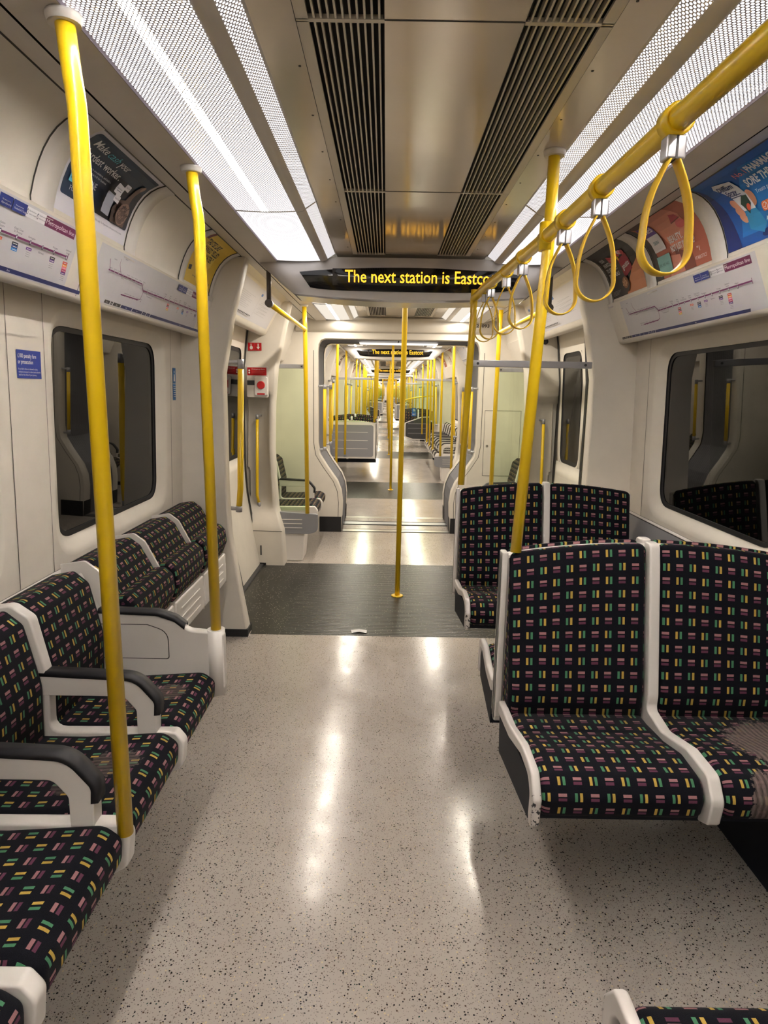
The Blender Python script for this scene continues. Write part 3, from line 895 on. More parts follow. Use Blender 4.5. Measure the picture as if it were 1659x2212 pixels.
def p_throat(A, W, H):
    b1 = ink(16, 84, 170); b2 = ink(20, 116, 200); wh = ink(235, 238, 248); sk = ink(216, 150, 122); navy = ink(14, 40, 110)
    A.rect(0, 0, W, H, b1)
    A.poly([(.10, .03), (W*.9, .03), (W, H*.4), (W*.8, H*.85), (.25, H*.9), (.13, H*.5)], b2)
    A.poly([(.0, 0), (.09, 0), (.05, H*.5), (0, H)], navy); A.ell(.27, .022, .06, .014, navy, .1)
    A.ell(.115, .135, .028, .014, sk, -.7); A.ell(.125, .108, .026, .013, sk, -.6); A.ell(.135, .085, .024, .012, sk, -.6); A.ell(.205, .135, .020, .030, sk, .3)
    pr = [(.155, .045), (.225, .020), (.245, .045), (.205, .115), (.195, .150), (.165, .215), (.085, .232), (.070, .215), (.115, .165), (.140, .115)]
    A.poly(pr[:3]+[(.21, .10), (.15, .105)], ink(40, 140, 200)); A.poly([(.15, .105), (.21, .10), (.205, .115), (.195, .150), (.165, .215), (.085, .232), (.070, .215), (.115, .165), (.140, .115)], wh)
    A.poly([(.145, .13), (.175, .09), (.195, .12), (.19, .15), (.165, .155)], ink(20, 60, 56)); A.ell(.178, .112, .010, .012, ink(210, 80, 50))
    A.text('Difflam', .085, .196, .020, navy, width=.075, bold=.02, rot=-.10); A.text('Spray', .105, .172, .018, navy, width=.055, bold=.02, rot=-.12)
    for i in range(2): A.rect(.118, .163-.007*i, .055, .003, ink(70, 80, 130), -.1)
    A.text('No.1', .205, H-.058, .022, ink(240, 130, 130), width=.06); A.text('PHARMACY-ONLY', .275, H-.060, .026, wh, width=.235, bold=.03)
    A.text('SORE THROAT SPRAY*', .222, H-.100, .028, wh, width=.30, bold=.03)
    A.text('Treats pain and inflammation', .245, H-.130, .013, wh, width=.22)
    A.rect(.245, .078, .25, .030, ink(226, 110, 50), 0, .012); A.ell(.262, .093, .012, .012, wh); A.ell(.262, .093, .0095, .0095, ink(226, 110, 50)); A.line(.257, .092, .261, .088, .0025, wh); A.line(.261, .088, .268, .099, .0025, wh)
    A.text('NOTHING STRONGER', .282, .095, .009, wh, width=.13); A.rect(.282, .085, .14, .004, ink(240, 160, 110))
    A.text('ASK YOUR PHARMACIST', .255, .050, .013, wh, width=.20, bold=.02)
    for i in range(3): A.rect(.258, .036-.006*i, .22, .0018, ink(120, 170, 220))

def tab(s, y0, y1, label):
    """white moulded clip strip at a poster edge, following the cove and lipping over the map panel"""
    mb = MB(); pr = [(p[0]-.0035, p[1]-.0028) for p in COVE]+[(1.047, 1.880), (1.050, 1.868)]
    mb.sheet(sgn(pr, s), y0, y1, WHITE, True)
    for yy in (y0, y1):
        mb.grid([[(p[0]*s, yy, p[1]) for p in pr], [(q[0]*s, yy, q[1]) for q in [(p[0]+.0035, p[1]+.0028) for p in pr]]], SEAM if yy == (y0) else WHITE)
    mb.grid([[(pr[-1][0]*s, y0, pr[-1][1]), (pr[-1][0]*s, y1, pr[-1][1])], [((pr[-1][0]+.006)*s, y0, pr[-1][1]+.002), ((pr[-1][0]+.006)*s, y1, pr[-1][1]+.002)]], WHITE)
    o = mb.build('poster_clip'); return tag(o, label, 'poster clip')

# ------------------------------------------------------------------ sign bulkhead
def make_bulkhead(y, label, k):
    st = thing('display_bulkhead', label, 'sign', (0, y, 1.9), 'carriage information signs')
    mb = MB()
    # front face outline (x,z): rows from top to bottom with sag
    cols = [i/16*2-1 for i in range(17)]
    def front(t, r):      # r 0 top .. 1 bottom
        topw, botw = .80, .62
        xt = topw*t; xb = botw*t
        zt = 2.105 if abs(t) < .56 else 2.105-.03*(abs(t)-.56)/.44
        zb = 1.922-.028*(1-t*t)
        x = xt+(xb-xt)*r; z = zt+(zb-zt)*r
        yy = -.020*math.sin(PI*min(1, r*1.1))-.03*(1-t*t)*(1-r*.3)
        return (x, yy, z-1.9)
    rows = [0, .12, .3, .5, .7, .88, 1.0]
    mb.grid([[front(t, r) for t in cols] for r in rows], WHITE, smooth=True)
    bk = lambda t, r: (front(t, r)[0], .22, front(t, r)[2])
    mb.grid([[bk(t, r) for t in cols] for r in rows], CREAM, smooth=True)
    for t in (-1, 1): mb.grid([[front(t, r), bk(t, r)] for r in rows], CREAM, smooth=True)
    mb.build('housing', st)
    m2 = MB(); m2.grid([[front(t, 1) for t in cols], [(front(t, 1)[0]*.97, -.02, -.012+(front(t, 1)[2])) for t in cols], [(front(t, 1)[0]*.97, .2, -.012+front(t, 1)[2]) for t in cols], [bk(t, 1) for t in cols]], STEEL, smooth=False)
    m2.build('underside_plate', st)
    # black display window
    def fr(x, z, o):
        r = 0.5
        for _ in range(12):
            t = x/(.80+(.62-.80)*r); zz = front(max(-1, min(1, t)), r)[2]; r += (zz-z)*4.2; r = max(0, min(1, r))
        return front(max(-1, min(1, x/(.80+(.62-.80)*r))), r)[1]-o
    outer = []
    for i in range(25):
        x = -.56+1.12*i/24; outer.append((x, .150+.012*(1-(x/.56)**2) - (.0)))
    top = [(-.59+1.18*i/24) for i in range(25)]
    d = MB(); R0 = []; R1 = []
    N = 30
    for j in range(7):
        row = []
        for i in range(N+1):
            q = i/N*2-1
            zb = .042-.008*(1-q*q)+.010*abs(q)**8; zt = .128+.026*(1-q*q)
            z = zb+(zt-zb)*j/6
            xw = .53+.055*(j/6)
            x = q*xw
            row.append((x, fr(x, z, .004), z))
        R0.append(row)
    d.grid(R0, SIGNGLASS, smooth=True); d.build('display_window', st)
    def tf(u, v, o): return (u, fr(u, v, .0065), v)
    A = Art(tf); A.text('The next station is Eastcot', -.345, .078, .062, LED, width=.785, bold=.008)
    # cut the last letter where the window of the matrix ends
    geom = A.bm.verts[:]+A.bm.edges[:]+A.bm.faces[:]
    bmesh.ops.bisect_plane(A.bm, geom=geom, plane_co=(.437, 0, 0), plane_no=(1, 0, 0), clear_outer=True)
    A.build('led_text', st)
    A = Art(lambda u, v, o: (u, fr(u, v, .0052), v)); A.rect(-.41, .064, .86, .082, mat('led_matrix_panel', (.02, .015, .010), .3))
    A.rect(-.40, .06, .001, .001, mat('led_matrix_panel', (.02, .015, .010), .3))
    A.build('led_matrix', st, 3, (.05, .14))
    # side lobes joining cove
    for s in (-1, 1):
        m3 = MB(); m3.grid([[(s*.62, .0, .015), (s*.80, .0, .176)], [(s*.62, .22, .015), (s*.80, .22, .176)]], CREAM)
        m3.build('side_cheek', st)
    return st

# ------------------------------------------------------------------ poles, rails, straps
def round_path(path, r=.05, n=5):
    P = [Vector(p) for p in path]; out = [P[0]]
    for i in range(1, len(P)-1):
        a, b = P[i-1]-P[i], P[i+1]-P[i]; d = min(r, a.length*.45, b.length*.45)
        A_, B_ = P[i]+a.normalized()*d, P[i]+b.normalized()*d
        out += [A_*(1-t)**2+P[i]*2*t*(1-t)+B_*t*t for t in [k/n for k in range(n+1)]]
    return out+[P[-1]]
def pole_mb(path, r=.0175): return MB().tube(round_path(path), r, YEL, 18)
def make_pole(label, path, collar='top', sleeve=False, r=.0175, group=None):
    b = path[-1]
    t = thing('grab_pole', label, 'pole', b, group)
    q = [tuple(Vector(p)-Vector(b)) for p in path]
    pole_mb(q, r).build('pole', t)
    if collar:
        p = Vector(q[0]); mb = MB(); mb.tube([p+Vector((0, 0, -.016)), p+Vector((0, 0, -.004)), p], [.029, .032, .032], WHITE, 20); mb.build('ceiling_collar', t)
    if sleeve:
        mb = MB(); mb.tube([(0, 0, .006), (0, 0, .006), (0, 0, .20), (0, 0, .235)], [.026, .026, .022, .0185], YEL, 18)
        mb.build('floor_sleeve', t)
        mb = MB(); mb.tube([(0, 0, 0), (0, 0, .005), (0, 0, .007)], [.042, .042, .036], YEL, 24); mb.build('floor_flange', t)
    return t

def make_strap(y, x, z, label, tw=0.0):
    t = thing('hanging_strap', label, 'strap', (x, y, z), 'yellow hanging straps on the right rail')
    t.rotation_euler = (0, 0, tw)
    mb = MB(); n = 20
    ro, ri, w = .026, .0185, .016
    def ring(r, yy): return [(r*math.cos(2*PI*k/n), yy, r*math.sin(2*PI*k/n)) for k in range(n)]
    mb.grid([ring(ri, -w), ring(ro, -w), ring(ro, w), ring(ri, w)], YEL, smooth=True, cv=True, cu=True)
    mb.build('clamp_ring', t)
    mb = MB(); mb.box(-.017, .017, -.014, .014, -.062, -.024, SILV); mb.build('connector', t, bevel=.004)
    mb = MB(); mb.box(-.002, .002, -.0146, .0146, -.062, -.026, DGREY); mb.build('connector_joint', t)
    # teardrop loop band
    pts = []; zt = -.058; H = .185; Rr = .0425
    N = 44
    for i in range(N+1):
        th = -PI+2*PI*i/N      # -pi..pi around, start at top
        a = abs(th)/PI        # 1 at top, 0 bottom
        cz = -(H-Rr)
        if a < .58: px = Rr*math.sin(th)*1.0; pz = zt+cz-Rr*math.cos(th)
        else:
            th0 = .58*PI; x0 = Rr*math.sin(th0); z0 = cz-Rr*math.cos(th0)
            k = (a-.58)/.42; k2 = k
            px = (x0*(1-k2)+.006*k2)+.010*math.sin(PI*k2)*1.0; px *= 1 if th > 0 else -1; pz = zt+z0+(0-z0)*k2
        pts.append((px, pz))
    mb = MB(); wd = .0125; th_ = .0034
    rows = []
    for i, (px, pz) in enumerate(pts):
        a = Vector(pts[max(0, i-1)]); b = Vector(pts[min(N, i+1)]); d = (b-a).normalized(); nn = Vector((d.y, -d.x))*th_*.5
        rows.append([(px+nn.x, -wd, pz+nn.y), (px+nn.x*1.3, 0, pz+nn.y*1.3), (px+nn.x, wd, pz+nn.y), (px-nn.x, wd, pz-nn.y), (px-nn.x*1.3, 0, pz-nn.y*1.3), (px-nn.x, -wd, pz-nn.y)])
    mb.grid(rows, YELS, smooth=True, cv=True)
    mb.face(rows[0], YELS); mb.face(rows[-1], YELS)
    mb.build('loop', t)
    return t

# ------------------------------------------------------------------ seats
# longitudinal seat, local: x from wall inward (0 at wall .. .565 front), y along bench, z up
BK = fillet([(.02, .40), (.178, .40), (.186, .60), (.148, .775), (.10, .815), (.03, .80)], [0, .0, .12, .035, .02, 0], 5)
CU = fillet([(.02, .33), (.50, .315), (.556, .375), (.560, .430), (.52, .462), (.30, .445), (.12, .445), (.02, .44)], [0, .03, .03, .03, .05, .08, 0, 0], 5)
CUV = .50
def dv_profile(grow):
    return None
def add_longseat_parts(t, w=.40, arm=True, fab=None, div=True, cushw=None):
    fab = fab or FAB
    fn = lambda a, b, w_: (a, w_, b)
    mb = MB(); upholstery(mb, BK, .020, w-.020, .022, FAB, fn, u0=w/2, v0=.38); mb.build('backrest', t)
    mb = MB(); upholstery(mb, CU, .020, w-.020, .022, fab, fn, u0=w/2, v0=.95); mb.build('cushion', t)
    if div: add_divider(t, 0.0, arm)
def add_divider(t, y, arm=True, name='divider', hw=.020):
    # L-shaped white band: along seat top and up the back
    mb = MB()
    out = fillet([(.02, .30), (.48, .295), (.562, .345), (.570, .42), (.545, .452), (.19, .448), (.196, .60), (.158, .785), (.105, .823), (.02, .81)], [0, .03, .03, .03, .015, .03, .10, .03, .03, 0], 4)
    mb.prism(out, y-hw, y+hw, WHITE, 'y', smooth=False); d = mb.build(name, t, bevel=.006)
    if arm:
        o = fillet([(.17, .560), (.17, .622), (.44, .612), (.495, .545), (.492, .446), (.438, .446), (.438, .520), (.405, .560)], [0, .004, .075, .03, 0, 0, .02, .03], 6)
        mb = MB(); mb.prism(o, y-.021, y+.021, WHITE, 'y'); a = mb.build('armrest', t, bevel=.005)
        top = fillet([(.17, .622), (.44, .612), (.495, .545), (.492, .505)], [0, .075, .03, 0], 8, closed=False)
        inn = []
        rows = []
        for i, p in enumerate(top):
            q0 = Vector(top[max(0, i-1)]); q1 = Vector(top[min(len(top)-1, i+1)]); dd = (q1-q0).normalized(); nn = Vector((-dd.y, dd.x))
            if nn.y < 0 and nn.x < 0: nn = -nn
            if nn.y < -.2: nn = -nn
            p = Vector(p); o1 = p+nn*.011; o0 = p-nn*.004
            rows.append([(o0.x, y-.023, o0.y), (o1.x, y-.018, o1.y), (o1.x, y+.018, o1.y), (o0.x, y+.023, o0.y)])
        mb = MB(); mb.grid(rows, PAD, smooth=True, cv=True); mb.face(rows[0], PAD); mb.face(rows[-1], PAD); mb.build('arm_pad', a)

def long_seat(s, y, label, w=.40, arm=True, fab=None, group='side facing seats along the left wall'):
    t = thing('train_seat', label, 'seat', (s*1.25, y, 0), group, (-s, 1, 1))
    add_longseat_parts(t, w, arm, fab); return t

# transverse double seat, local: faces -y; x from 0 (aisle edge) to .92 (wall); y=0 back plane
TB = fillet([(-.010, .40), (-.12, .40), (-.125, .50), (-.050, .87), (-.03, .926), (-.010, .926)], [0, 0, .12, .06, .02, 0], 5)
TC = fillet([(-.08, .33), (-.47, .335), (-.535, .36), (-.548, .415), (-.515, .462), (-.40, .468), (-.24, .430), (-.08, .425)], [0, .02, .03, .03, .05, .08, .10, 0], 5)
def arch(x, z):
    k = max(0, (z-.55)/.4); c = (x-.46)/.46
    return z+k*(.035-.045*c*c)
def double_seat(loc, label, sx=1, rz=0, worn=False, group='double seats across the carriage', depth=1.0, back='fabric'):
    t = thing('double_seat', label, 'seat', loc, group, (sx, 1, 1), rz)
    for i, (a, b) in enumerate(((.020, .447), (.487, .910))):
        fa = FABW if (worn and i == 1) else FAB
        fn = lambda y, z, w: (w, y*depth if y < -.2 else y*(1 if y > -.13 else 1), arch(w, z))
        mb = MB(); upholstery(mb, TB, a, b, .022, FAB, fn, u0=a, v0=.285); mb.build('backrest', t)
        fn2 = lambda y, z, w: (w, -.08+(y+.08)*depth, z)
        mb = MB(); upholstery(mb, TC, a+.004, b, .024, fa, fn2, u0=a, v0=.30); mb.build('cushion', t)
    mb = MB()
    # central band over back and cushion
    P = [(-.0, .935), (-.045, .935), (-.062, .87), (-.140, .50), (-.135, .455), (-.24, .440), (-.40, .478), (-.52, .474), (-.560, .42), (-.548, .35), (-.50, .33), (-.08, .33), (0, .33)]
    P = [(p[0] if p[0] > -.2 else -.08+(p[0]+.08)*depth, p[1]) for p in P]
    P = fillet(P, [0, .02, .05, .06, .02, .06, .05, .03, .03, .02, 0, 0, 0], 4)
    mb.prism([(y, z+(.03 if z > .8 else 0)) for y, z in P], .450, .484, WHITE, 'x')
    mb.build('centre_band', t, bevel=.006)
    # side rail of the cushion (aisle side) with chipped paint
    ch = mat('white_rail', (.70, .655, .62), .35)
    Q = [(-.06, .44), (-.24, .448), (-.40, .485), (-.525, .482), (-.568, .425), (-.556, .345), (-.535, .335), (-.520, .36), (-.525, .42), (-.50, .45), (-.40, .452), (-.24, .41), (-.06, .395)]
    Q = [(-.08+(p[0]+.08)*depth, p[1]) for p in Q]
    mb = MB(); mb.prism(fillet(Q, [0, .06, .06, .03, .02, .01, 0, .02, .03, .04, .06, .06, 0], 4), .000, .024, CHIP, 'x'); mb.build('seat_side_rail', t, bevel=.007)
    mb = MB(); D = [(-.06, .40), (-.24, .42), (-.48, .44), (-.515, .41), (-.50, .33), (-.08, .27)]
    mb.prism([(-.08+(p[0]+.08)*depth, p[1]) for p in D], .006, .90, SHELLD, 'x'); mb.build('seat_pan', t)
    # back shell: a rim frame round the backrest
    mb = MB()
    n = 16; xs = [-.002+.924*i/n for i in range(n+1)]
    def sec(x):
        zt = arch(x, .918); return [(x, .000, .34), (x, -.012, .34), (x, -.012, .50), (x, -.012, zt-.02), (x, -.012, zt), (x, .012, zt), (x, .012, zt-.01), (x, .012, .34)]
    rows = [sec(x) for x in xs]; mb.grid(rows, WHITE, smooth=False, cv=True); mb.face(rows[0], WHITE); mb.face(rows[-1], WHITE)
    R2 = [(.012, .33), (-.022, .36), (-.022, .50), (-.016, .86), (-.012, .920), (.012, .920)]
    mb.prism(R2, -.002, .018, WHITE, 'x'); mb.build('shell', t, bevel=.004)
    if back == 'panel':
        mb = MB(); mb.prism(rrect(.05, .86, .37, .88, .04), .012, .019, GREY, 'y'); o = mb.build('back_panel', t)
        mb = MB()
        for z in (.50, .63, .76): mb.box(.14, .70, .019, .0215, z, z+.006, WHITE)
        mb.build('groove_lines', o)
    mb = MB(); mb.prism([(.96, .345), (.975, .345), (.975, .42), (.90, .42)], -.40, -.06, BLACK, 'y'); mb.build('wall_bracket', t)
    return t
def chip_mat():
    t = NT('chipped_white_rail'); o = t.obj(); x = t.sep(o)
    n = t.noise(o, 95.0, 2.0, .6)
    m = t.mul(t.gt(n, .57), t.lt(x[1], -.555))
    c = t.mix(m, c4((.70, .655, .62)), c4((.03, .03, .035)))
    t.bsdf(c, .35); return t.m
CHIP = chip_mat()

def flip_seat(s, y, w, label):
    """tip-up seat folded against the wall"""
    t = thing('tip_up_seat', label, 'seat', (s*1.25, y, 0), 'folded tip up seats beside the left doorway', (-s, 1, 1))
    fn = lambda a, b, w_: (a, w_, b)
    P = fillet([(.02, .62), (.20, .62), (.205, .67), (.142, .79), (.10, .822), (.03, .81)], [0, 0, .05, .04, .02, 0], 5)
    mb = MB(); upholstery(mb, P, .012, w-.012, .022, FAB, fn, u0=0, v0=0); mb.build('backrest', t)
    P = fillet([(.16, .53), (.245, .525), (.275, .60), (.268, .665), (.235, .70), (.17, .69)], [0, .02, .03, .03, .03, 0], 5)
    mb = MB(); upholstery(mb, P, .006, w-.006, .018, FAB, fn, u0=0, v0=0); mb.build('folded_cushion', t)
    mb = MB(); mb.prism(fillet([(.14, .36), (.262, .36), (.262, .53), (.14, .53)], [0, .02, .01, 0]), .008, w-.008, WHITE, 'y'); p = mb.build('seat_underside', t, bevel=.006)
    mb = MB()
    for z in (.40, .44, .48): mb.box(.262, .267, .07, w-.08, z, z+.008, WHITE)
    mb.build('moulded_ribs', p, bevel=.002)
    mb = MB(); mb.prism(fillet([(.02, .62), (.205, .62), (.211, .67), (.148, .795), (.103, .829), (.02, .815)], [0, 0, .05, .04, .02, 0], 5), -.006, .006, WHITE, 'y'); mb.build('divider_band', t)
    mb = MB(); mb.tube([(.25, w-.004, .36), (.25, w-.004, .47)], .011, WHITE, 10); mb.build('hinge', t)
    return t

def glass_screen(x0, x1, y, z0, z1, label, gm=None):
    t = thing('glass_screen', label, 'screen', ((x0+x1)/2, y, z0), 'draught screens beside the doorways')
    c = Vector(t.location)
    a, b = sorted((x0-c.x, x1-c.x))
    mb = MB(); mb.box(a, b, -.004, .004, 0, z1-z0, gm or SGLASS); mb.build('glass', t)
    mb = MB(); mb.box(a-.005, b+.005, -.014, .014, z1-z0-.012, z1-z0+.022, GREYL); r = mb.build('top_rail', t, bevel=.003)
    mb = MB()
    for xx in (a+.03, b-.03): mb.tube([(xx, -.0145, z1-z0+.005), (xx, -.0165, z1-z0+.005)], .007, DGREY, 12)
    mb.build('fixing_screws', r)
    return t

def end_panel_grey(s, y, label):
    """grey end panel below the pole, with white box under"""
    t = thing('bench_end', label, 'panel', (s*1.25, y, 0), 'grey seat end panels', (-s, 1, 1))
    P = fillet([(.19, .425), (.565, .405), (.580, .40), (.580, .255), (.50, .235), (.22, .235)], [.01, .01, .01, .06, .04, .0], 4)
    mb = MB(); mb.prism(P, -.012, .020, GREY, 'y'); p = mb.build('panel', t, bevel=.004)
    mb = MB()
    for z in (.285, .32, .355): mb.box(.25, .45, -.015, -.012, z, z+.005, WHITE)
    mb.build('grooves', p)
    mb = MB(); mb.prism([(.10, .0), (.45, .0), (.47, .24), (.10, .24)], .0, .26, WHITE, 'y'); mb.build('heater_box', t, bevel=.008)
    return t
# ------------------------------------------------------------------ gangway
def gx(z):
    K = [(0, .555), (.30, .545), (.42, .560), (.52, .60), (.66, .70), (.78, .775), (.90, .795), (3, .795)]
    for (a, xa), (b, xb) in zip(K, K[1:]):
        if z <= b: return xa+(xb-xa)*(z-a)/(b-a)
def make_gangway(yc, k):
    """yc centre between two cars; end walls at yc-.42 and yc+.42"""
    zs = [0, .10, .28, .30, .36, .42, .47, .52, .59, .66, .72, .78, .84, .90, 1.2, 1.5, 1.80]
    top = [(.795, 1.80), (.785, 1.86), (.76, 1.90), (.72, 1.915), (.3, 1.915), (0, 1.915)]
    def ring(s, off=0): return [(s*(gx(z)-off), z) for z in zs]+[(s*(p[0]-off), p[1]-off) for p in top]
    for yy, sd in ((yc-.42, -1), (yc+.42, 1)):
        mb = MB()
        for s in (-1, 1):
            mb.grid([[(s*gx(z), yy, z), (s*(gx(z)+.035), yy, z), (s*(gx(z)+.05), yy+.0*sd, z), (s*1.26, yy, z)] for z in zs], CREAM, smooth=False)
            mb.grid([[(p[0]*s, yy, p[1]) for p in top], [(max(p[0], .0)*s*1.585 if i < 4 else p[0]*s*1.585, yy, ZC+.02) for i, p in enumerate(top)]], CREAM, smooth=False)
            mb.face([(s*.795, yy, 1.80), (s*1.26, yy, 1.80), (s*1.26, yy, ZC+.02)], CREAM)
            # fairing lip
            mb.grid([[(s*gx(z), yy, z), (s*gx(z), yy-sd*.14, z)] for z in zs], CREAM, smooth=True)
            mb.grid([[(s*(gx(z)+.035), yy+sd*.0015, z), (s*(gx(z)+.040), yy+sd*.0015, z)] for z in zs], SEAM)
            a, b = sorted((s*(gx(0)+.0), s*(gx(0)+.22))); mb.box(a, b, min(yy, yy+sd*.012), max(yy, yy+sd*.012), 0, .155, BLACK)
            mb.grid([[(s*(gx(z)-.002), yy, z), (s*(gx(z)-.002), yy-sd*.16, z)] for z in (0, .155)], BLACK)
        mb.grid([[(p[0]*s_, yy, p[1]) for s_, p in [(-1, q) for q in top]+[(1, q) for q in reversed(top)]], [(p[0]*s_, yy-sd*.14, p[1]) for s_, p in [(-1, q) for q in top]+[(1, q) for q in reversed(top)]]], CREAM, smooth=True)
        # swelling beam above the opening
        mb.prism([(yy, 1.97), (yy+sd*.03, 1.99), (yy+sd*.045, 2.04), (yy+sd*.03, 2.10), (yy, 2.125)], -1.0, 1.0, CREAM, 'x', smooth=True)
        o = mb.build('wall_front' if sd < 0 else 'wall_back'); struct(o)
    # bellows lining
    t = thing('gangway_bellows', 'ribbed grey bellows lining of the gangway %s' % ['between the nearest and second carriages', 'between the second and third carriages', 'between the third and fourth carriages', 'between the fourth and fifth carriages', 'between the fifth and last carriages'][k], 'gangway', (0, yc, 0))
    mb = MB(); n = 28
    for s in (-1, 1):
        rr = ring(s, -.012)
        rows = []
        for i in range(n+1):
            y = -.28+.56*i/n; o = .008*(i % 2)
            rows.append([((abs(p[0])-o)*s, y, p[1]-(o if p[1] > 1.85 else 0)) for p in rr])
        mb.grid(rows, RIB, smooth=False)
    mb.build('bellows', t)
    mb = MB(); mb.box(-.40, .40, -.10, .10, 1.896, 1.904, DIFFG); mb.build('gangway_lamp', t)
    mb = MB()
    mb.box(-.58, .58, -.40, .40, -.012, .004, STEEL); mb.box(-.58, .58, -.07, .07, .0, .010, GREYL); mb.box(-.58, .58, -.085, -.075, .0, .013, BLACK); mb.box(-.58, .58, .075, .085, .0, .013, BLACK)
    mb.box(-.58, .58, -.30, -.10, .003, .007, FL); mb.box(-.58, .58, .10, .30, .003, .007, FL)
    mb.build('tread_plate', t)
    where = ['at the nearest gangway', 'at the second gangway', 'at the third gangway', 'at the fourth gangway', 'at the furthest gangway'][k]
    for s in (-1, 1):
        for sd in (-1, 1):
            gr = thing('short_grab_pole', 'short yellow pole %s, %s side, %s edge' % (where, 'left' if s < 0 else 'right', 'near' if sd < 0 else 'far'), 'handle', (s*.73, yc+sd*.34, .86), 'gangway grab handles')
            MB().tube([(0, 0, .0), (0, 0, .57)], .017, YEL, 12).build('grip', gr)
            mb = MB()
            for z in (-.03, .60): mb.tube([(s*.075, 0, z), (0, 0, z)], .010, GREYL, 10)
            mb.tube([(0, 0, -.045), (0, 0, .0)], .0175, GREYL, 12); mb.tube([(0, 0, .57), (0, 0, .615)], .0175, GREYL, 12)
            mb.build('bracket', gr)

# ------------------------------------------------------------------ build the nearest carriage
BAYEND = 3.58; DOORFAR = 5.22
E0 = CAR0+CARLEN        # 6.90 gangway centre
ENDW = E0-.42
make_floor(Y_BACK, ENDW, [(-1.66, -.06), (3.62, 5.23)], 0)
GR0 = [(-1.75, -.70), (-.70, .345), (.345, 1.395), (1.395, 2.48), (2.48, 3.56)]
make_ceiling(Y_BACK, ENDW, [(5.35, 6.35)])
vl = ['stretch nearest the camera', 'middle stretch', 'stretch ending at the destination sign']
_c = 0
for a, b in GR0:
    for s in (-1, 1):
        mb = MB(); vent_slab(mb, s, a, b)
        seg = {0: 'stretch behind the camera', 1: 'stretch just behind the camera', 2: 'stretch cut off by the top of the picture', 3: 'long middle stretch', 4: 'stretch ending at the lit destination sign'}[_c//2]
        o = mb.build('ceiling_vent'); tag(o, 'slatted ceiling air vent, %s grille, %s' % ('left' if s < 0 else 'right', seg), 'vent', 'slatted ceiling vents'); _c += 1
# the ceiling strip above was solid: cut the grille track open by rebuilding it with gaps
for o in [o for o in bpy.data.objects if o.name == 'ceiling']: bpy.data.objects.remove(o)
make_ceiling(Y_BACK, ENDW, GR0+[(5.35, 6.35)])
for s in (-1, 1):
    mb = MB(); vent_slab(mb, s, 5.35, 6.35); tag(mb.build('ceiling_vent'), 'short slatted ceiling vent beyond the near destination sign, %s side' % ('left' if s < 0 else 'right'), 'vent', 'slatted ceiling vents')
    side = 'left' if s < 0 else 'right'
    make_lamp(-1.85, .35, s, 'perforated ceiling light running overhead behind the camera, %s side' % side, 'perforated ceiling lights')
    make_lamp(.352, 2.62, s, 'long perforated ceiling light nearest the camera, %s side' % side, 'perforated ceiling lights')
    make_lamp(2.622, 3.57, s, 'shorter perforated ceiling light next to the destination sign, %s side' % side, 'perforated ceiling lights', True, False)
    make_lamp(3.85, 5.25, s, 'ceiling light above the doorway behind the destination sign, %s side' % side, 'ceiling lights beyond the sign', False)
    make_lamp(5.30, 6.40, s, 'plain ceiling light in the end bay before the gangway, %s side' % side, 'ceiling lights beyond the sign', False)
    wall_side(s, -.06, BAYEND, [(.80, 1.80), (2.25, 3.26)], 0)
    wall_side(s, DOORFAR+.11, ENDW, [], 0)
    make_window(s, 2.25, 3.26, 'dark window with rounded corners beside the doorway, %s wall' % side)
    make_window(s, .80, 1.80, 'dark window nearest the camera, %s wall' % side)
    make_pillar(s, BAYEND, -1)
    make_recess_pillar(s, DOORFAR)
    make_door(s, BAYEND+.11, DOORFAR, 'closed double sliding doors of the nearest doorway, %s side' % side)
    make_header(s, BAYEND+.05, DOORFAR+.1)
    mb = MB(); mb.sheet(sgn([(1.2, 0), (1.19, 2.0), (.85, 2.1)], s), Y_BACK, -.06, CREAM); struct(mb.build('wall_left' if s < 0 else 'wall_right'))
mb = MB(); mb.face([(-1.27, Y_BACK, 0), (1.27, Y_BACK, 0), (1.27, Y_BACK, 2.15), (-1.27, Y_BACK, 2.15)], CREAM); struct(mb.build('wall_back'))  # unseen wall added behind the camera, closing the carriage short to bounce light
# solid outer hull so no light leaks in above the panels
mb = MB(); mb.sheet([(-1.6, -.2), (-1.6, 2.3), (1.6, 2.3), (1.6, -.2)], Y_BACK-.05, E0+CARLEN*5+1, VOID); struct(mb.build(nm('trim')))

make_bulkhead(BAYEND+.02, 'lit amber destination sign nearest the camera, reading the next station', 0)

# door header maps (left and right of nearest doorway)
for s in (-1, 1):
    side = 'left' if s < 0 else 'right'
    yl = 3.78 if s < 0 else 5.15
    o = map_art(s, yl, (1.050, 1.87), (.938, 2.066), 1.36, 'door'); tag(o, 'pale route diagram above the %s doorway' % side, 'route map')
# line maps on the sloping panels
P0m, P1m = (1.117, 1.707), (1.047, 1.880)
o = map_art(-1, .86, P0m, P1m, 1.215, 'x'); tag(o, 'line map nearest the camera on the left, cut off by the picture edge', 'route map')
o = map_art(-1, 2.22, P0m, P1m, 1.215, 'x'); tag(o, 'line map on the left wall above the dark window, behind two poles', 'route map')
o = map_art(1, 3.40, P0m, P1m, 1.215, 'x'); tag(o, 'line map on the right wall under the three adverts', 'route map')
o = map_art(1, 2.04, P0m, P1m, 1.215, 'x'); tag(o, 'line map on the right wall outside the picture, nearest the camera', 'route map')
mb = MB()
for s in (-1,):
    mb.sheet(sgn([(P1m[0]-.0012, P1m[1]), (P0m[0]-.0012, P0m[1]-.005)], s), 2.155, 2.158, SEAM)
struct(mb.build(nm('trim')))

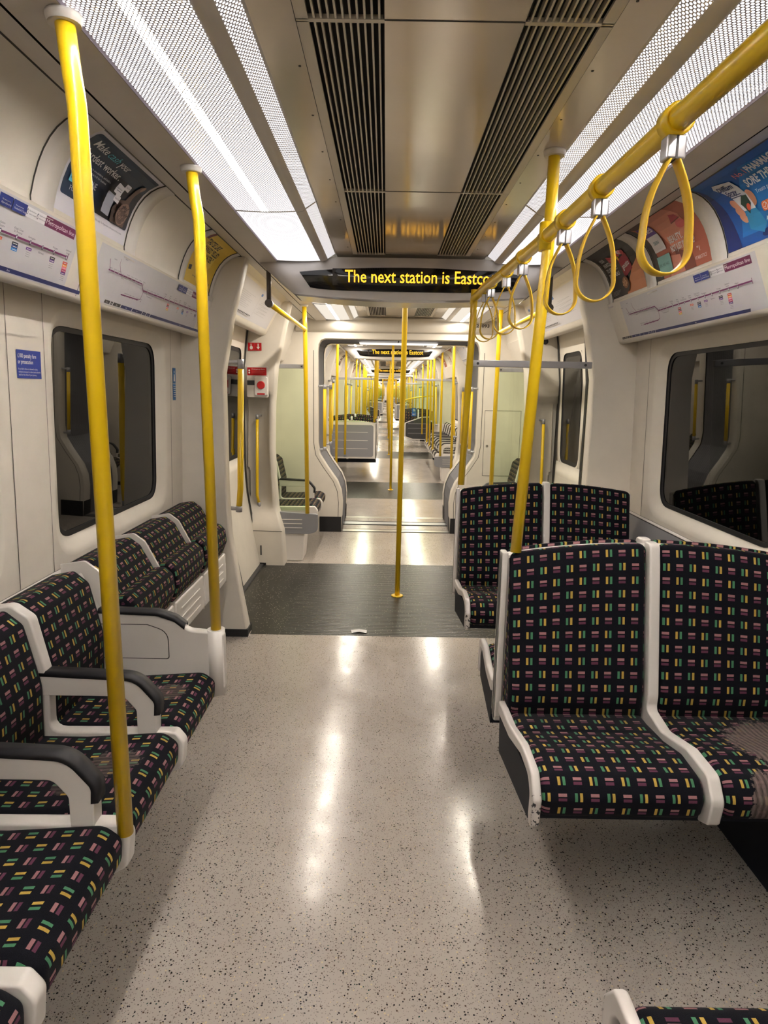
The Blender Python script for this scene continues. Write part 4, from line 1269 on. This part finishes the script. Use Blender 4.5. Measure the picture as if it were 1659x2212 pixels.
poster(-1, 1.915, .485, 'dark blue savings advert with a bird shape holding cards, left cove', p_cash)
poster(-1, 3.085, .42, 'yellow mango drink advert on the left cove beside the doorway', p_mango)
poster(1, 2.355, .62, 'blue sore throat spray advert at the right edge of the picture', p_throat)
poster(1, 2.945, .475, 'skin vitamin advert with lips and chin close up, middle of the right three', p_beauty)
poster(1, 3.50, .435, 'black and red meal box advert, furthest of the right three', p_gousto)
for s, y0, y1, lb in ((-1, 1.795, 1.91, 'white clip strip left of the dark blue savings advert'), (-1, 2.405, 2.50, 'white clip strip right of the dark blue savings advert'),
                      (-1, 3.01, 3.08, 'white clip strip left of the yellow mango advert'), (-1, 3.51, 3.565, 'white clip strip between the yellow mango advert and the doorway'),
                      (1, 2.360, 2.465, 'white clip strip between the blue throat spray advert and the skin vitamin advert'), (1, 2.95, 3.055, 'white clip strip between the skin vitamin and the meal box adverts'),
                      (1, 3.505, 3.565, 'white clip strip between the meal box advert and the doorway')):
    tab(s, y0, y1, lb)

# dado beneath right window
for s in (1,):
    mb = MB(); mb.sheet(sgn([(1.2325, .778), (1.195, .60), (1.185, .50)], s), 2.0, BAYEND, GREY); mb.sheet(sgn([(1.2335, .783), (1.2325, .777)], s), 2.0, BAYEND, SEAM)
    tag(mb.build('wall_dado'), 'plain grey panel on the right wall below the window', 'wall panel')

# ---- poles
make_pole('yellow pole nearest the camera on the left, rising from the seat divider', [(-.712, 1.31, 2.077), (-.705, 1.31, 1.99), (-.698, 1.31, 1.93), (-.694, 1.31, .425)])
make_pole('second yellow pole on the left, standing on the white seat end screen', [(-.722, 2.12, 2.077), (-.714, 2.12, 1.99), (-.704, 2.12, 1.93), (-.692, 2.12, .60)])
make_pole('yellow pole rising from the near right double seat through the strap rail', [(.362, 2.06, ZC), (.360, 2.06, 1.86), (.350, 2.05, 1.72), (.300, 2.0, .925)])
make_pole('yellow pole at the end of the strap rail beside the far right double seat', [(.318, 3.42, 1.93), (.316, 3.42, 1.80), (.285, 3.40, .94)], collar=None)
make_pole('yellow pole standing on the dark floor in the middle of the nearest doorway', [(-.005, 4.395, ZC), (-.005, 4.395, 1.95), (-.017, 4.395, 0)], sleeve=True)
for s in (-1, 1):
    side = 'left' if s < 0 else 'right'
    make_pole('yellow pole on the grey seat end panel beyond the nearest doorway, %s side' % side, [(s*.775, 5.30, 2.077), (s*.768, 5.30, 1.85), (s*.757, 5.30, .41)])
    t = thing('door_rail', 'yellow sloping rail hung from a dark post above the nearest doorway, %s side' % side, 'rail', (s*.78, 3.76, 1.89))
    MB().tube([(0, 0, -.01), (0, 0, .22)], .013, GREYPOST, 12).build('hanging_post', t)
    MB().tube([(0, 0, .0), (s*-.012, 1.54, 0)], .0155, YEL, 12).build('rail', t)
    mb = MB(); mb.tube([(0, -.02, 0), (0, .03, 0)], .021, GREYPOST, 12); mb.build('elbow', t)

# ---- strap rail
t = thing('strap_rail', 'long yellow overhead rail carrying the hanging straps', 'rail', (.352, 2.06, 1.882))
MB().tube([(.004, -3.2, -.05), (.004, -1.2, -.017), (0, 0, 0), (-.006, .75, .018), (-.020, 1.10, .022), (-.034, 1.36, .006), (-.036, 1.37, -.02)], [.0195]*7, YEL, 18).build('rail', t)
mb = MB(); mb.tube([(0, -.035, -.001), (0, .035, .001)], .0225, YEL, 18); mb.tube([(0, 0, -.04), (0, 0, .04)], .0215, YEL, 18); mb.build('pole_joint', t)
sy = [1.18, 1.56, 1.86, 2.40, 2.72, 3.06, 3.22]
for i, y in enumerate(sy):
    z = 1.882+(-.017*(2.06-y)/1.2 if y < 2.06 else .018*(y-2.06)/.75)
    x = .354 if y < 2.8 else .345
    make_strap(y, x, min(z, 1.905), ['hanging strap nearest the camera, in front of the blue advert', 'second hanging strap, in front of the meal box advert', 'third hanging strap, just before the rail meets the yellow pole',
               'fourth hanging strap, first beyond the yellow pole', 'fifth hanging strap, over the glass screen', 'sixth hanging strap, close pair near the rail end', 'last hanging strap at the far end of the rail'][i], [.06, -.03, .05, .1, -.05, .08, -.06][i])

# ---- left bench
ysd = [.12, .52, .92, 1.32, 1.72]
lab = ['side facing seat beneath the camera at bottom left, out of the picture', 'side facing seat at the bottom left corner of the picture', 'patterned side facing seat in front of the nearest yellow pole',
       'patterned side facing seat just beyond the nearest yellow pole, scuffed cushion', 'patterned side facing seat against the white end screen']
for i, y in enumerate(ysd):
    long_seat(-1, y, lab[i], .40, arm=(i not in (2,)), fab=FABS if i in (3, 4) else FAB)
# end screen with pole socket
t = thing('seat_end_screen', 'white end screen with black armrest holding the second left pole', 'screen', (-1.25, 2.12, 0))
out = fillet([(.10, .36), (.575, .36), (.588, .40), (.588, .595), (.47, .605), (.40, .655), (.16, .665), (.10, .80)], [0, .03, .02, .012, .05, .05, 0, 0], 6)
mb = MB(); mb.prism(out, -.018, .018, WHITE, 'y'); p = mb.build('screen_body', t, bevel=.008)
mb = MB(); mb.tube([(.558, 0, .37), (.558, 0, .605)], .030, WHITE, 18); mb.build('pole_socket', t)
top = fillet([(.16, .665), (.36, .660), (.42, .640), (.455, .612)], [0, .05, .03, 0], 5, closed=False)
mb = MB(); mb.grid([[(q[0], -.021, q[1]-.004), (q[0]+.003, -.016, q[1]+.012), (q[0]+.003, .016, q[1]+.012), (q[0], .021, q[1]-.004)] for q in top], PAD, cv=True); mb.build('arm_pad', p)
q = fillet([(.17, .50), (.40, .50), (.40, .60), (.33, .625), (.17, .625)], [0, .01, .05, .03, 0], 5)
mb = MB(); mb.grid([[(a[0], -.0192, a[1]) for a in q], [(.27+(a[0]-.27)*.975, -.0192, .56+(a[1]-.56)*.96) for a in q]], SEAM, cv=True); mb.build('inset_line', p)
# tip-up seats
for i, y in enumerate((2.16, 2.60, 3.04)):
    flip_seat(-1, y, .43, ['folded tip up seat next to the white end screen', 'folded tip up seat in the middle of the left row', 'folded tip up seat nearest the left doorway'][i])

# ---- right seats
double_seat((.262, 2.02, 0), 'large patterned double seat facing the camera, with worn right cushion', worn=True)
double_seat((.262, 2.045, 0), 'double seat back to back with the near one, facing away, cushion edge showing', rz=PI, sx=-1, depth=.62)
double_seat((.262, 3.40, 0), 'further double seat facing the camera, against the glass screen')
double_seat((.262, .362, 0), 'double seat facing away whose cushion shows at the bottom right corner', rz=PI, sx=-1)
glass_screen(.325, .945, 3.47, .93, 1.565, 'glass screen with grey top rail behind the far right double seat', CGLASS)

mb = MB(); mb.prism([(1.02, 0), (1.234, 0), (1.234, .26), (1.05, .26)], -.05, 3.5, SHELLD, 'y')  # dark under-seat equipment, box added along the whole wall to deepen the shade
tag(mb.build('heater_casing'), 'dark casing along the floor under the right seats', 'casing')
# ---- doorway vestibule fittings
def door_grab(s, y, label):
    t = thing('door_grab_pole', label, 'pole', (s*.935, y, .75), 'door grab poles')
    MB().tube([(s*.028, 0, .0), (s*.018, 0, .10), (0, 0, .78)], .0175, YEL, 14).build('grip', t)
    mb = MB()
    mb.tube([(s*.03, 0, -.035), (s*.028, 0, .0)], .0185, GREYL, 14); mb.tube([(0, 0, .78), (0, 0, .83)], .0185, GREYL, 14)
    mb.tube([(s*.10, 0, -.015), (s*.03, 0, -.015)], .012, GREYL, 10); mb.tube([(s*.075, 0, .815), (0, 0, .815)], .012, GREYL, 10)
    mb.build('bracket', t)
    return t
door_grab(-1, BAYEND+.13, 'long yellow grab pole with grey brackets at the left doorway edge')
for s in (-1, 1):
    side = 'left' if s < 0 else 'right'
    t = thing('recess_grab_rail', 'thin yellow rail in the moulded recess of the %s doorway panel' % side, 'rail', (s*1.155, DOORFAR+.055, .50), 'recess rails')
    MB().tube([(0, 0, .0), (s*.012, -.004, .06), (s*.010, 0, .20), (0, 0, .68)], .0125, YEL, 12).build('rail', t)
    mb = MB(); mb.tube([(s*-.006, .0, -.035), (0, 0, 0)], .0135, GREYL, 12); mb.tube([(0, 0, -.03), (-s*.02, .05, -.03)], .010, GREYL, 10); mb.build('end_cap', t)
    mb = MB(); mb.tube([(0, 0, .68), (0, 0, .72)], .0135, GREYL, 12); mb.tube([(0, 0, .71), (-s*.02, .05, .71)], .010, GREYL, 10); mb.build('end_cap', t)
    gx0, gx1 = sorted((s*.775, s*1.03))
    glass_screen(gx0, gx1, DOORFAR+.15, .42, 1.60, 'greenish glass screen beyond the nearest doorway, %s side' % side)
    end_panel_grey(s, 5.30, 'grooved grey bench end below the pole beyond nearest doorway, %s side' % side)
    for i, y in enumerate((5.40, 5.82)):
        long_seat(s, y, 'end bay seat before the nearest gangway, %s side, %s' % (side, ['beside the doorway', 'beside the gangway'][i]), .42, arm=(i == 1), group='seats in the end bay')
# emergency alarm
A = thing('emergency_alarm', 'white emergency alarm unit with red button and red label, left doorway', 'alarm', (-1.13, DOORFAR-.030, 1.47))
mb = MB(); mb.prism(rrect(-.085, .085, -.115, .125, .012, 3), -.008, .006, WHITE, 'y'); mb.build('plate', A, bevel=.003)
F = Art(lambda u, v, o: (u, -.009-o, v)); red = ink(190, 28, 34); w_ = ink(235, 230, 225)
F.rect(-.078, .055, .150, .060, red); F.text('Emergency alarm', -.042, .098, .010, w_, width=.10); F.rect(-.042, .085, .10, .004, ink(220, 90, 90)); F.rect(-.042, .073, .09, .003, ink(220, 90, 90))
F.rect(-.074, .062, .024, .045, ink(160, 20, 28)); F.ell(-.062, .092, .006, .008, w_); F.ell(-.062, .074, .006, .006, w_); F.rect(-.080, -.020, .06, .036, DGREY); F.build('label', A)
mb = MB(); mb.prism(rrect(-.020, .080, -.100, .045, .012, 3), -.026, -.008, WHITE, 'y'); c_ = mb.build('call_box', A, bevel=.004)
mb = MB(); mb.tube([(.030, -.036, -.020), (.030, -.026, -.020)], [.028, .032], mat('red_button', (.55, .02, .02), .35), 20); mb.build('red_button', A)
F = Art(lambda u, v, o: (u, -.027-o, v)); F.rect(.0, -.094, .06, .012, red); F.build('red_strip', A)
F = Art(lambda u, v, o: (u, DOORFAR-.006-o, v)); F.rect(-1.205, 1.715, .052, .060, red); F.rect(-1.151, 1.715, .052, .060, red)
F.ell(-1.179, 1.737, .012, .014, w_); F.rect(-1.184, 1.745, .007, .022, w_); F.rect(-1.129, 1.742, .008, .026, w_); F.poly([(-1.139, 1.744), (-1.111, 1.744), (-1.125, 1.724)], w_)
tag(F.build('safety_sticker'), 'red square sticker with hand and arrow above the alarm', 'sign')
# cctv dots right pillar
for z, r, lb in ((1.82, .022, 'black round camera lens high on the right doorway panel'), (1.44, .012, 'small dark round lock low on the right doorway panel')):
    mb = MB(); mb.tube([(0, -.006, 0), (0, .004, 0)], r, BLACK, 18); mb.tube([(0, -.0075, 0), (0, -.006, 0)], r*.45, DGREY, 14)
    o = mb.build('camera_lens', loc=(1.115, DOORFAR-.010, z)); tag(o, lb, 'camera')
# panel door in the end wall right, numbers
mb = MB()
def rect_line(x0, x1, z0, z1, y, w=.003, m=SEAM):
    for a, b, c, d in ((x0, x1, z0, z0+w), (x0, x1, z1-w, z1), (x0, x0+w, z0, z1), (x1-w, x1, z0, z1)): mb.box(a, b, y-.0015, y, c, d, m)
rect_line(.86, 1.22, .60, 1.25, ENDW); mb.tube([(.895, ENDW-.006, .90), (.895, ENDW, .90)], .012, STEEL, 14)
tag(mb.build('wall_hatch'), 'flush access hatch with round lock in the end wall, right side', 'hatch')
F = Art(lambda u, v, o: (u, ENDW-.046-o, v)); F.text('23093', .735, 2.035, .030, ink(40, 36, 32), width=.125, bold=.015); tag(F.build('carriage_number'), 'dark carriage number 23093 on the beam above the gangway', 'sign')

# stickers on the left wall
def wall_pt(s, z): return s*(wallx(z)-.001)
F = Art(lambda u, v, o: (wall_pt(-1, v)+o, 1.985+u, v)); b = ink(32, 58, 150)
F.rect(0, 1.440, .140, .085, b); F.text('£100 penalty fare', .007, 1.502, .0125, w_, width=.105, bold=.01); F.text('or prosecution', .007, 1.484, .0125, w_, width=.085, bold=.01)
for i, tx in enumerate(('if you fail to show on demand a ticket,', 'validated smartcard or other travel authority', 'valid for the whole of your journey')): F.text(tx, .007, 1.466-.0088*i, .0055, w_, width=(.11, .125, .10)[i])
tag(F.build('notice_sticker'), 'blue penalty fare notice on the wall between the left windows', 'sign')
F = Art(lambda u, v, o: (wall_pt(-1, v)+o, 3.428+u, v)); b2 = ink(52, 110, 168)
F.rect(0, 1.355, .048, .165, b2); F.rect(0, 1.438, .048, .0025, w_); F.ell(.024, 1.50, .006, .007, w_); F.poly([(.012, 1.452), (.036, 1.452), (.032, 1.488), (.016, 1.488)], w_)
for i in range(6): F.rect(.007, 1.423-.010*i, .034, .0035, w_)
tag(F.build('notice_sticker'), 'narrow blue sticker with white figure beside the left doorway pillar', 'sign')
# paper scrap
mb = MB(); mb.grid([[(0, 0, .003), (.045, .004, .009), (.088, -.002, .004)], [(-.004, .026, .006), (.044, .030, .013), (.090, .024, .010)], [(-.008, .052, .002), (.042, .056, .006), (.084, .052, .003)]], mat('paper', (.75, .74, .74), .6), smooth=True)
o = mb.build('paper_scrap', loc=(-.30, 3.66, .0)); tag(o, 'crumpled white paper slip on the edge of the dark floor strip', 'litter')

# ------------------------------------------------------------------ farther carriages
proto_long = long_seat(1, E0+.50, 'side facing seat just through the nearest gangway, right side', .40, True, group='seats in the end bay')
proto_panel = end_panel_grey(1, E0+3.45, 'grey end panel of the side bench in the second carriage, right side')
proto_screen = glass_screen(.325, .965, E0+3.40, .93, 1.60, 'glass screen at the first doorway of the second carriage, right side')
proto_pole = make_pole('slim yellow pole in the middle of the first doorway of the second carriage', [(0, 0, ZC), (0, 0, 1.9), (0, 0, 0)], sleeve=True)
proto_pole.location = (-.03, E0+2.49, 0)
proto_sp = make_pole('yellow pole beside the seats just through the nearest gangway, left side', [(.018, 0, 2.077), (.012, 0, 1.9), (0, 0, .42)])
proto_sp.location = (-.757, E0+1.55, .42)
proto_lamp = make_lamp(E0+.50, E0+3.2, -1, 'plain ceiling light at the start of the second carriage, left side', 'ceiling lights of the far carriages', False)
proto_ds = double_seat((-1.182+.92, E0+3.58, 0), 'double seat seen from its grey back in the second carriage, left side', sx=1, rz=PI, back='panel', group='double seats in the far carriages')
proto_grab = door_grab(1, E0+3.33, 'yellow grab pole at the first doorway of the second carriage, right side')

sign_proto = make_bulkhead(E0+3.32, 'lit amber destination sign in the second carriage, first doorway', 1)
strap_groups = 0
nl = ['nearest', 'second', 'third', 'fourth', 'fifth', 'last']
def dark_end(s, y, label):
    t = thing('luggage_screen', label, 'screen', (s*.64, y, .28), 'dark perch screens')
    P = fillet([(-.30*s, .06), (-.30*s, .40), (.10*s, .55), (.32*s, .56), (.32*s, .0), (-.12*s, .0)], [.04, .05, .08, .02, .02, .08], 5)
    mb = MB(); mb.prism([(p[0], p[1]) for p in P], -.015, .015, WHITE, 'y'); b = mb.build('frame', t)
    P2 = [(p[0]*.95+.01*s, .275+(p[1]-.275)*.92) for p in P]
    mb = MB(); mb.prism(P2, -.021, -.015, DGREY, 'y'); q = mb.build('dark_panel', t)
    mb = MB()
    for z in (.15, .27, .38): mb.box(-.22, .22, -.023, -.021, z, z+.006, GREYL)
    mb.build('groove_lines', q)
    return t
for k in range(1, 6):
    o0 = E0+CARLEN*(k-1); C_ = nl[k]+' carriage'
    ya, yb = o0+.42, o0+CARLEN-.42
    if k == 5: yb = o0+CARLEN-.3
    doors = [(o0+1.69, o0+3.30), (o0+7.0, o0+8.62), (o0+12.32, o0+13.93)]
    make_floor(o0+.30, o0+CARLEN-.30, doors, k)
    make_ceiling(ya, yb, [(a, b) for a, b in ((o0+.5, o0+1.6), (o0+3.7, o0+5.3), (o0+5.3, o0+6.9), (o0+8.9, o0+10.5), (o0+10.5, o0+12.1), (o0+14.1, o0+15.0))])
    for gi, (a, b) in enumerate(((o0+.5, o0+1.6), (o0+3.7, o0+6.9), (o0+8.9, o0+12.1), (o0+14.1, o0+15.0))):
        for s in (-1, 1):
            mb = MB(); vent_slab(mb, s, a, b, 7); tag(mb.build('ceiling_vent'), 'slatted ceiling vent in the %s, %s stretch, %s side' % (C_, ordn(gi), 'left' if s < 0 else 'right'), 'vent', 'slatted ceiling vents')
    bays = [(ya, doors[0][0]), (doors[0][1], doors[1][0]), (doors[1][1], doors[2][0]), (doors[2][1], yb)]
    for s in (-1, 1):
        side = 'left' if s < 0 else 'right'
        for bi, (a, b) in enumerate(bays):
            w = [(a+.5, a+1.5), (b-1.5, b-.5)] if bi in (1, 2) else []
            wall_side(s, a, b, w, k)
            for wi, (p_, q_) in enumerate(w):
                if k <= 3: make_window(s, p_, q_, 'dark window in the %s, %s wall, %s of its %s bay' % (C_, side, ['start', 'end'][wi], ordn(bi)))
            if bi in (1, 2):
                for ai in range(3):
                    y_ = (a+.5+1.05*ai) if s < 0 else (a+.95+1.05*ai)
                    if k <= 2:
                        A = Art(cove_fn(s, y_, 0)); A.rect(0, 0, .45, ARC, ink(*random.choice(((60, 40, 50), (200, 190, 180), (150, 60, 40), (30, 60, 110)))))
                        A.rect(.05, .08, .30, .02, ink(220, 215, 210)); A.rect(.05, .14, .22, .03, ink(220, 215, 210)); A.rect(.30, .05, .10, .10, ink(180, 120, 90))
                        tag(A.build('advert_poster', None, CUTS), 'small advert, %s cove, %s, %s bay, %s along' % (side, C_, ordn(bi), ordn(ai)), 'poster', 'far adverts')
        for di, (a, b) in enumerate(doors):
            make_pillar(s, a-.11, -1); 
            if k <= 2: make_recess_pillar(s, b)
            else: make_pillar(s, b, 1)
            if k <= 3: make_door(s, a, b, 'closed sliding doors, %s doorway, %s, %s side' % (ordn(di), C_, side))
            else:
                mb = MB(); mb.sheet(sgn([(1.13, 0), (1.235, .62), (1.25, .9), (1.19, 1.95)], s), a, b, CREAM); struct(mb.build(nm('door')), 'closed sliding doors, %s doorway, %s, %s side' % (ordn(di), C_, side), 'door')
            make_header(s, a-.05, b+.05)
            L = 'above the %s doorway of the %s, %s side' % (ordn(di), C_, side)
            if k <= 2:
                yl = a+.1 if s < 0 else b-.1
                A_ = map_art(s, yl, (1.050, 1.87), (.938, 2.066), 1.36, 'door'); tag(A_, 'pale route diagram '+L, 'route map')
            for e_, yy in ((0, a-.06), (1, b+.10)):
                if not (k == 1 and di == 0 and s < 0 and e_ == 0):
                    dup(proto_sp, (s*.757, yy, .42), 'yellow pole %s %s doorway, %s, %s side' % (['before', 'beyond'][e_], ordn(di), C_, side), 'far seat poles', scale=(-s, 1, 1))
                if not (k == 1 and di == 0 and s > 0 and e_ == 1) and k <= 3:
                    dup(proto_grab, (s*.935, (a+.03) if e_ == 0 else (b-.03), .75), 'grab pole, %s edge, %s doorway, %s, %s side' % (['near', 'far'][e_], ordn(di), C_, side), 'door grab poles', scale=(s, 1, 1))
        # lamps
        for li, (a, b) in enumerate(((.50, 3.2), (3.45, 6.9), (7.0, 10.4), (10.45, 12.25), (12.5, 15.1))):
            if k == 1 and s < 0 and li == 0: continue
            make_lamp(o0+a, o0+b, s, 'plain ceiling light, %s along the %s, %s side' % (ordn(li), C_, side), 'ceiling lights of the far carriages', False)
    for di, (a, b) in enumerate(doors):
        if k == 1 and di == 0: continue
        dup(proto_pole, (-.03, (a+b)/2, 0), 'yellow pole in the middle of the %s doorway of the %s' % (ordn(di), C_), 'aisle poles')
    for e_, yy in ((0, o0+3.32), (1, o0+12.30)):
        if k == 1 and e_ == 0: continue
        dup(sign_proto, (0, yy, 1.9), 'lit amber destination sign in the %s, %s doorway' % (C_, ['first', 'last'][e_]), 'carriage information signs')
    # seats: end bays
    for s in (-1, 1):
        side = 'left' if s < 0 else 'right'
        for e_, y_ in ((0, o0+.50), (1, o0+.92), (2, o0+14.15), (3, o0+14.57)):
            if k == 1 and s > 0 and e_ == 0: continue
            dup(proto_long, (s*1.25, y_, 0), 'side facing seat in the %s, %s side, %s' % (C_, side, ['by its near gangway', 'by its first doorway', 'by its last doorway', 'by its far gangway'][e_]), 'seats in the end bay', scale=(-s, 1, 1))
        # middle bays: one side transverse, the other along the wall
        for bi, b0 in ((0, o0+3.45), (1, o0+8.80)):
            trans = (s < 0) == ((k+bi) % 2 == 1)
            bn = ordn(bi+1)+' bay'
            if trans:
                for j, (dy, away) in enumerate(((.13, True), (1.43, False), (1.455, True), (2.80, False))):
                    if k == 1 and j == 0: continue
                    y_ = b0+dy
                    lb = 'double seat, %s, %s side, %s of four in its %s' % (C_, side, ordn(j), bn)
                    # aisle edge of the seat is its local x = 0
                    dup(proto_ds, (s*.262, y_, 0), lb, 'double seats in the far carriages', scale=(s if not away else -s, 1, 1), rz=PI if away else 0)
                for j, dy in enumerate((.10, 1.48, 2.83)):
                    dup(proto_sp, (s*.30, b0+dy, .93), 'yellow pole on a double seat, %s, %s, %s of three' % (C_, bn, ordn(j)), 'far seat poles', scale=(-s, 1, .69))
                if not (k == 1 and bi == 0 and s > 0):
                    dup(proto_screen, (s*.645, b0-.03, .93), 'glass screen before the double seats, %s, %s' % (bn, C_), 'draught screens beside the doorways')
            else:
                if not (k == 1 and bi == 0 and s > 0):
                    dup(proto_panel, (s*1.25, b0, 0), 'grey end panel of the side bench in the %s, %s' % (C_, bn), 'grey seat end panels', scale=(-s, 1, 1))
                for j in range(8):
                    dup(proto_long, (s*1.25, b0+.04+.40*j, 0), 'side facing seat, %s, %s side, %s in its %s' % (C_, side, ordn(j), bn), 'far side facing seats', scale=(-s, 1, 1))
                for j in range(3):
                    dup(proto_sp, (s*.70, b0+.85+.82*j, .42), 'yellow pole by the side bench, %s, %s, %s of three' % (C_, bn, ordn(j)), 'far seat poles', scale=(-s, 1, 1))
    make_gangway(o0, k-1)
# far end of the train
YE = E0+CARLEN*5
mb = MB(); mb.face([(-1.27, YE-.3, 0), (1.27, YE-.3, 0), (1.27, YE-.3, 2.15), (-1.27, YE-.3, 2.15)], CREAM2); mb.box(-.35, .35, YE-.33, YE-.301, .25, 1.95, WHITE); mb.box(-.35, .35, YE-.34, YE-.301, .0, .25, DGREY)
struct(mb.build('wall_front'))
dark_end(1, E0+8.85, 'dark ribbed perch screen with white rim in the second carriage, right side')
dark_end(-1, E0+CARLEN+3.6, 'dark ribbed perch screen with white rim in the third carriage, left side')
t = thing('diagonal_rail', 'yellow sloping rail above the dark perch screen in the second carriage', 'rail', (.34, E0+8.85, 1.22))
MB().tube([(0, 0, 0), (.25, .0, .06), (.55, .0, .10), (.80, 0, .10)], .016, YEL, 10).build('rail', t)
F = Art(lambda u, v, o: (u, E0+9.4-o, v)); F.rect(.53, .82, .11, .20, ink(30, 90, 165)); F.ell(.585, .965, .026, .026, w_); F.ell(.585, .965, .019, .019, ink(30, 90, 165)); F.ell(.583, .998, .008, .009, w_); F.rect(.579, .962, .008, .03, w_); F.rect(.579, .958, .026, .007, w_)
F.rect(.545, .87, .08, .006, w_); F.rect(.545, .85, .07, .006, w_); tag(F.build('wheelchair_sign'), 'blue wheelchair space sign in the second carriage', 'sign')

# ------------------------------------------------------------------ camera, world, colour
Fp = 1400.; P_ = math.atan(261/Fp); R_ = .017
fw = Vector((0, math.cos(P_), -math.sin(P_))); up0 = Vector((0, math.sin(P_), math.cos(P_))); rt0 = Vector((1, 0, 0))
rt = rt0*math.cos(R_)+up0*math.sin(R_); up = up0*math.cos(R_)-rt0*math.sin(R_)
cd = bpy.data.cameras.new('camera'); co = bpy.data.objects.new('camera', cd); COL.objects.link(co)
M = Matrix((rt, up, -fw)).transposed().to_4x4(); M.translation = Vector((-.12, 0, 1.42)); co.matrix_world = M
cd.sensor_fit = 'HORIZONTAL'; cd.sensor_width = 36; cd.lens = Fp/1659*36; cd.clip_start = .02; cd.clip_end = 300
S.camera = co
w = bpy.data.worlds.new('world'); S.world = w; w.use_nodes = True
w.node_tree.nodes['Background'].inputs[0].default_value = (.01, .01, .01, 1); w.node_tree.nodes['Background'].inputs[1].default_value = .2
S.view_settings.view_transform = 'Standard'; S.view_settings.look = 'None'; S.view_settings.exposure = 0.60; S.view_settings.gamma = 1
S.view_settings.use_curve_mapping = False
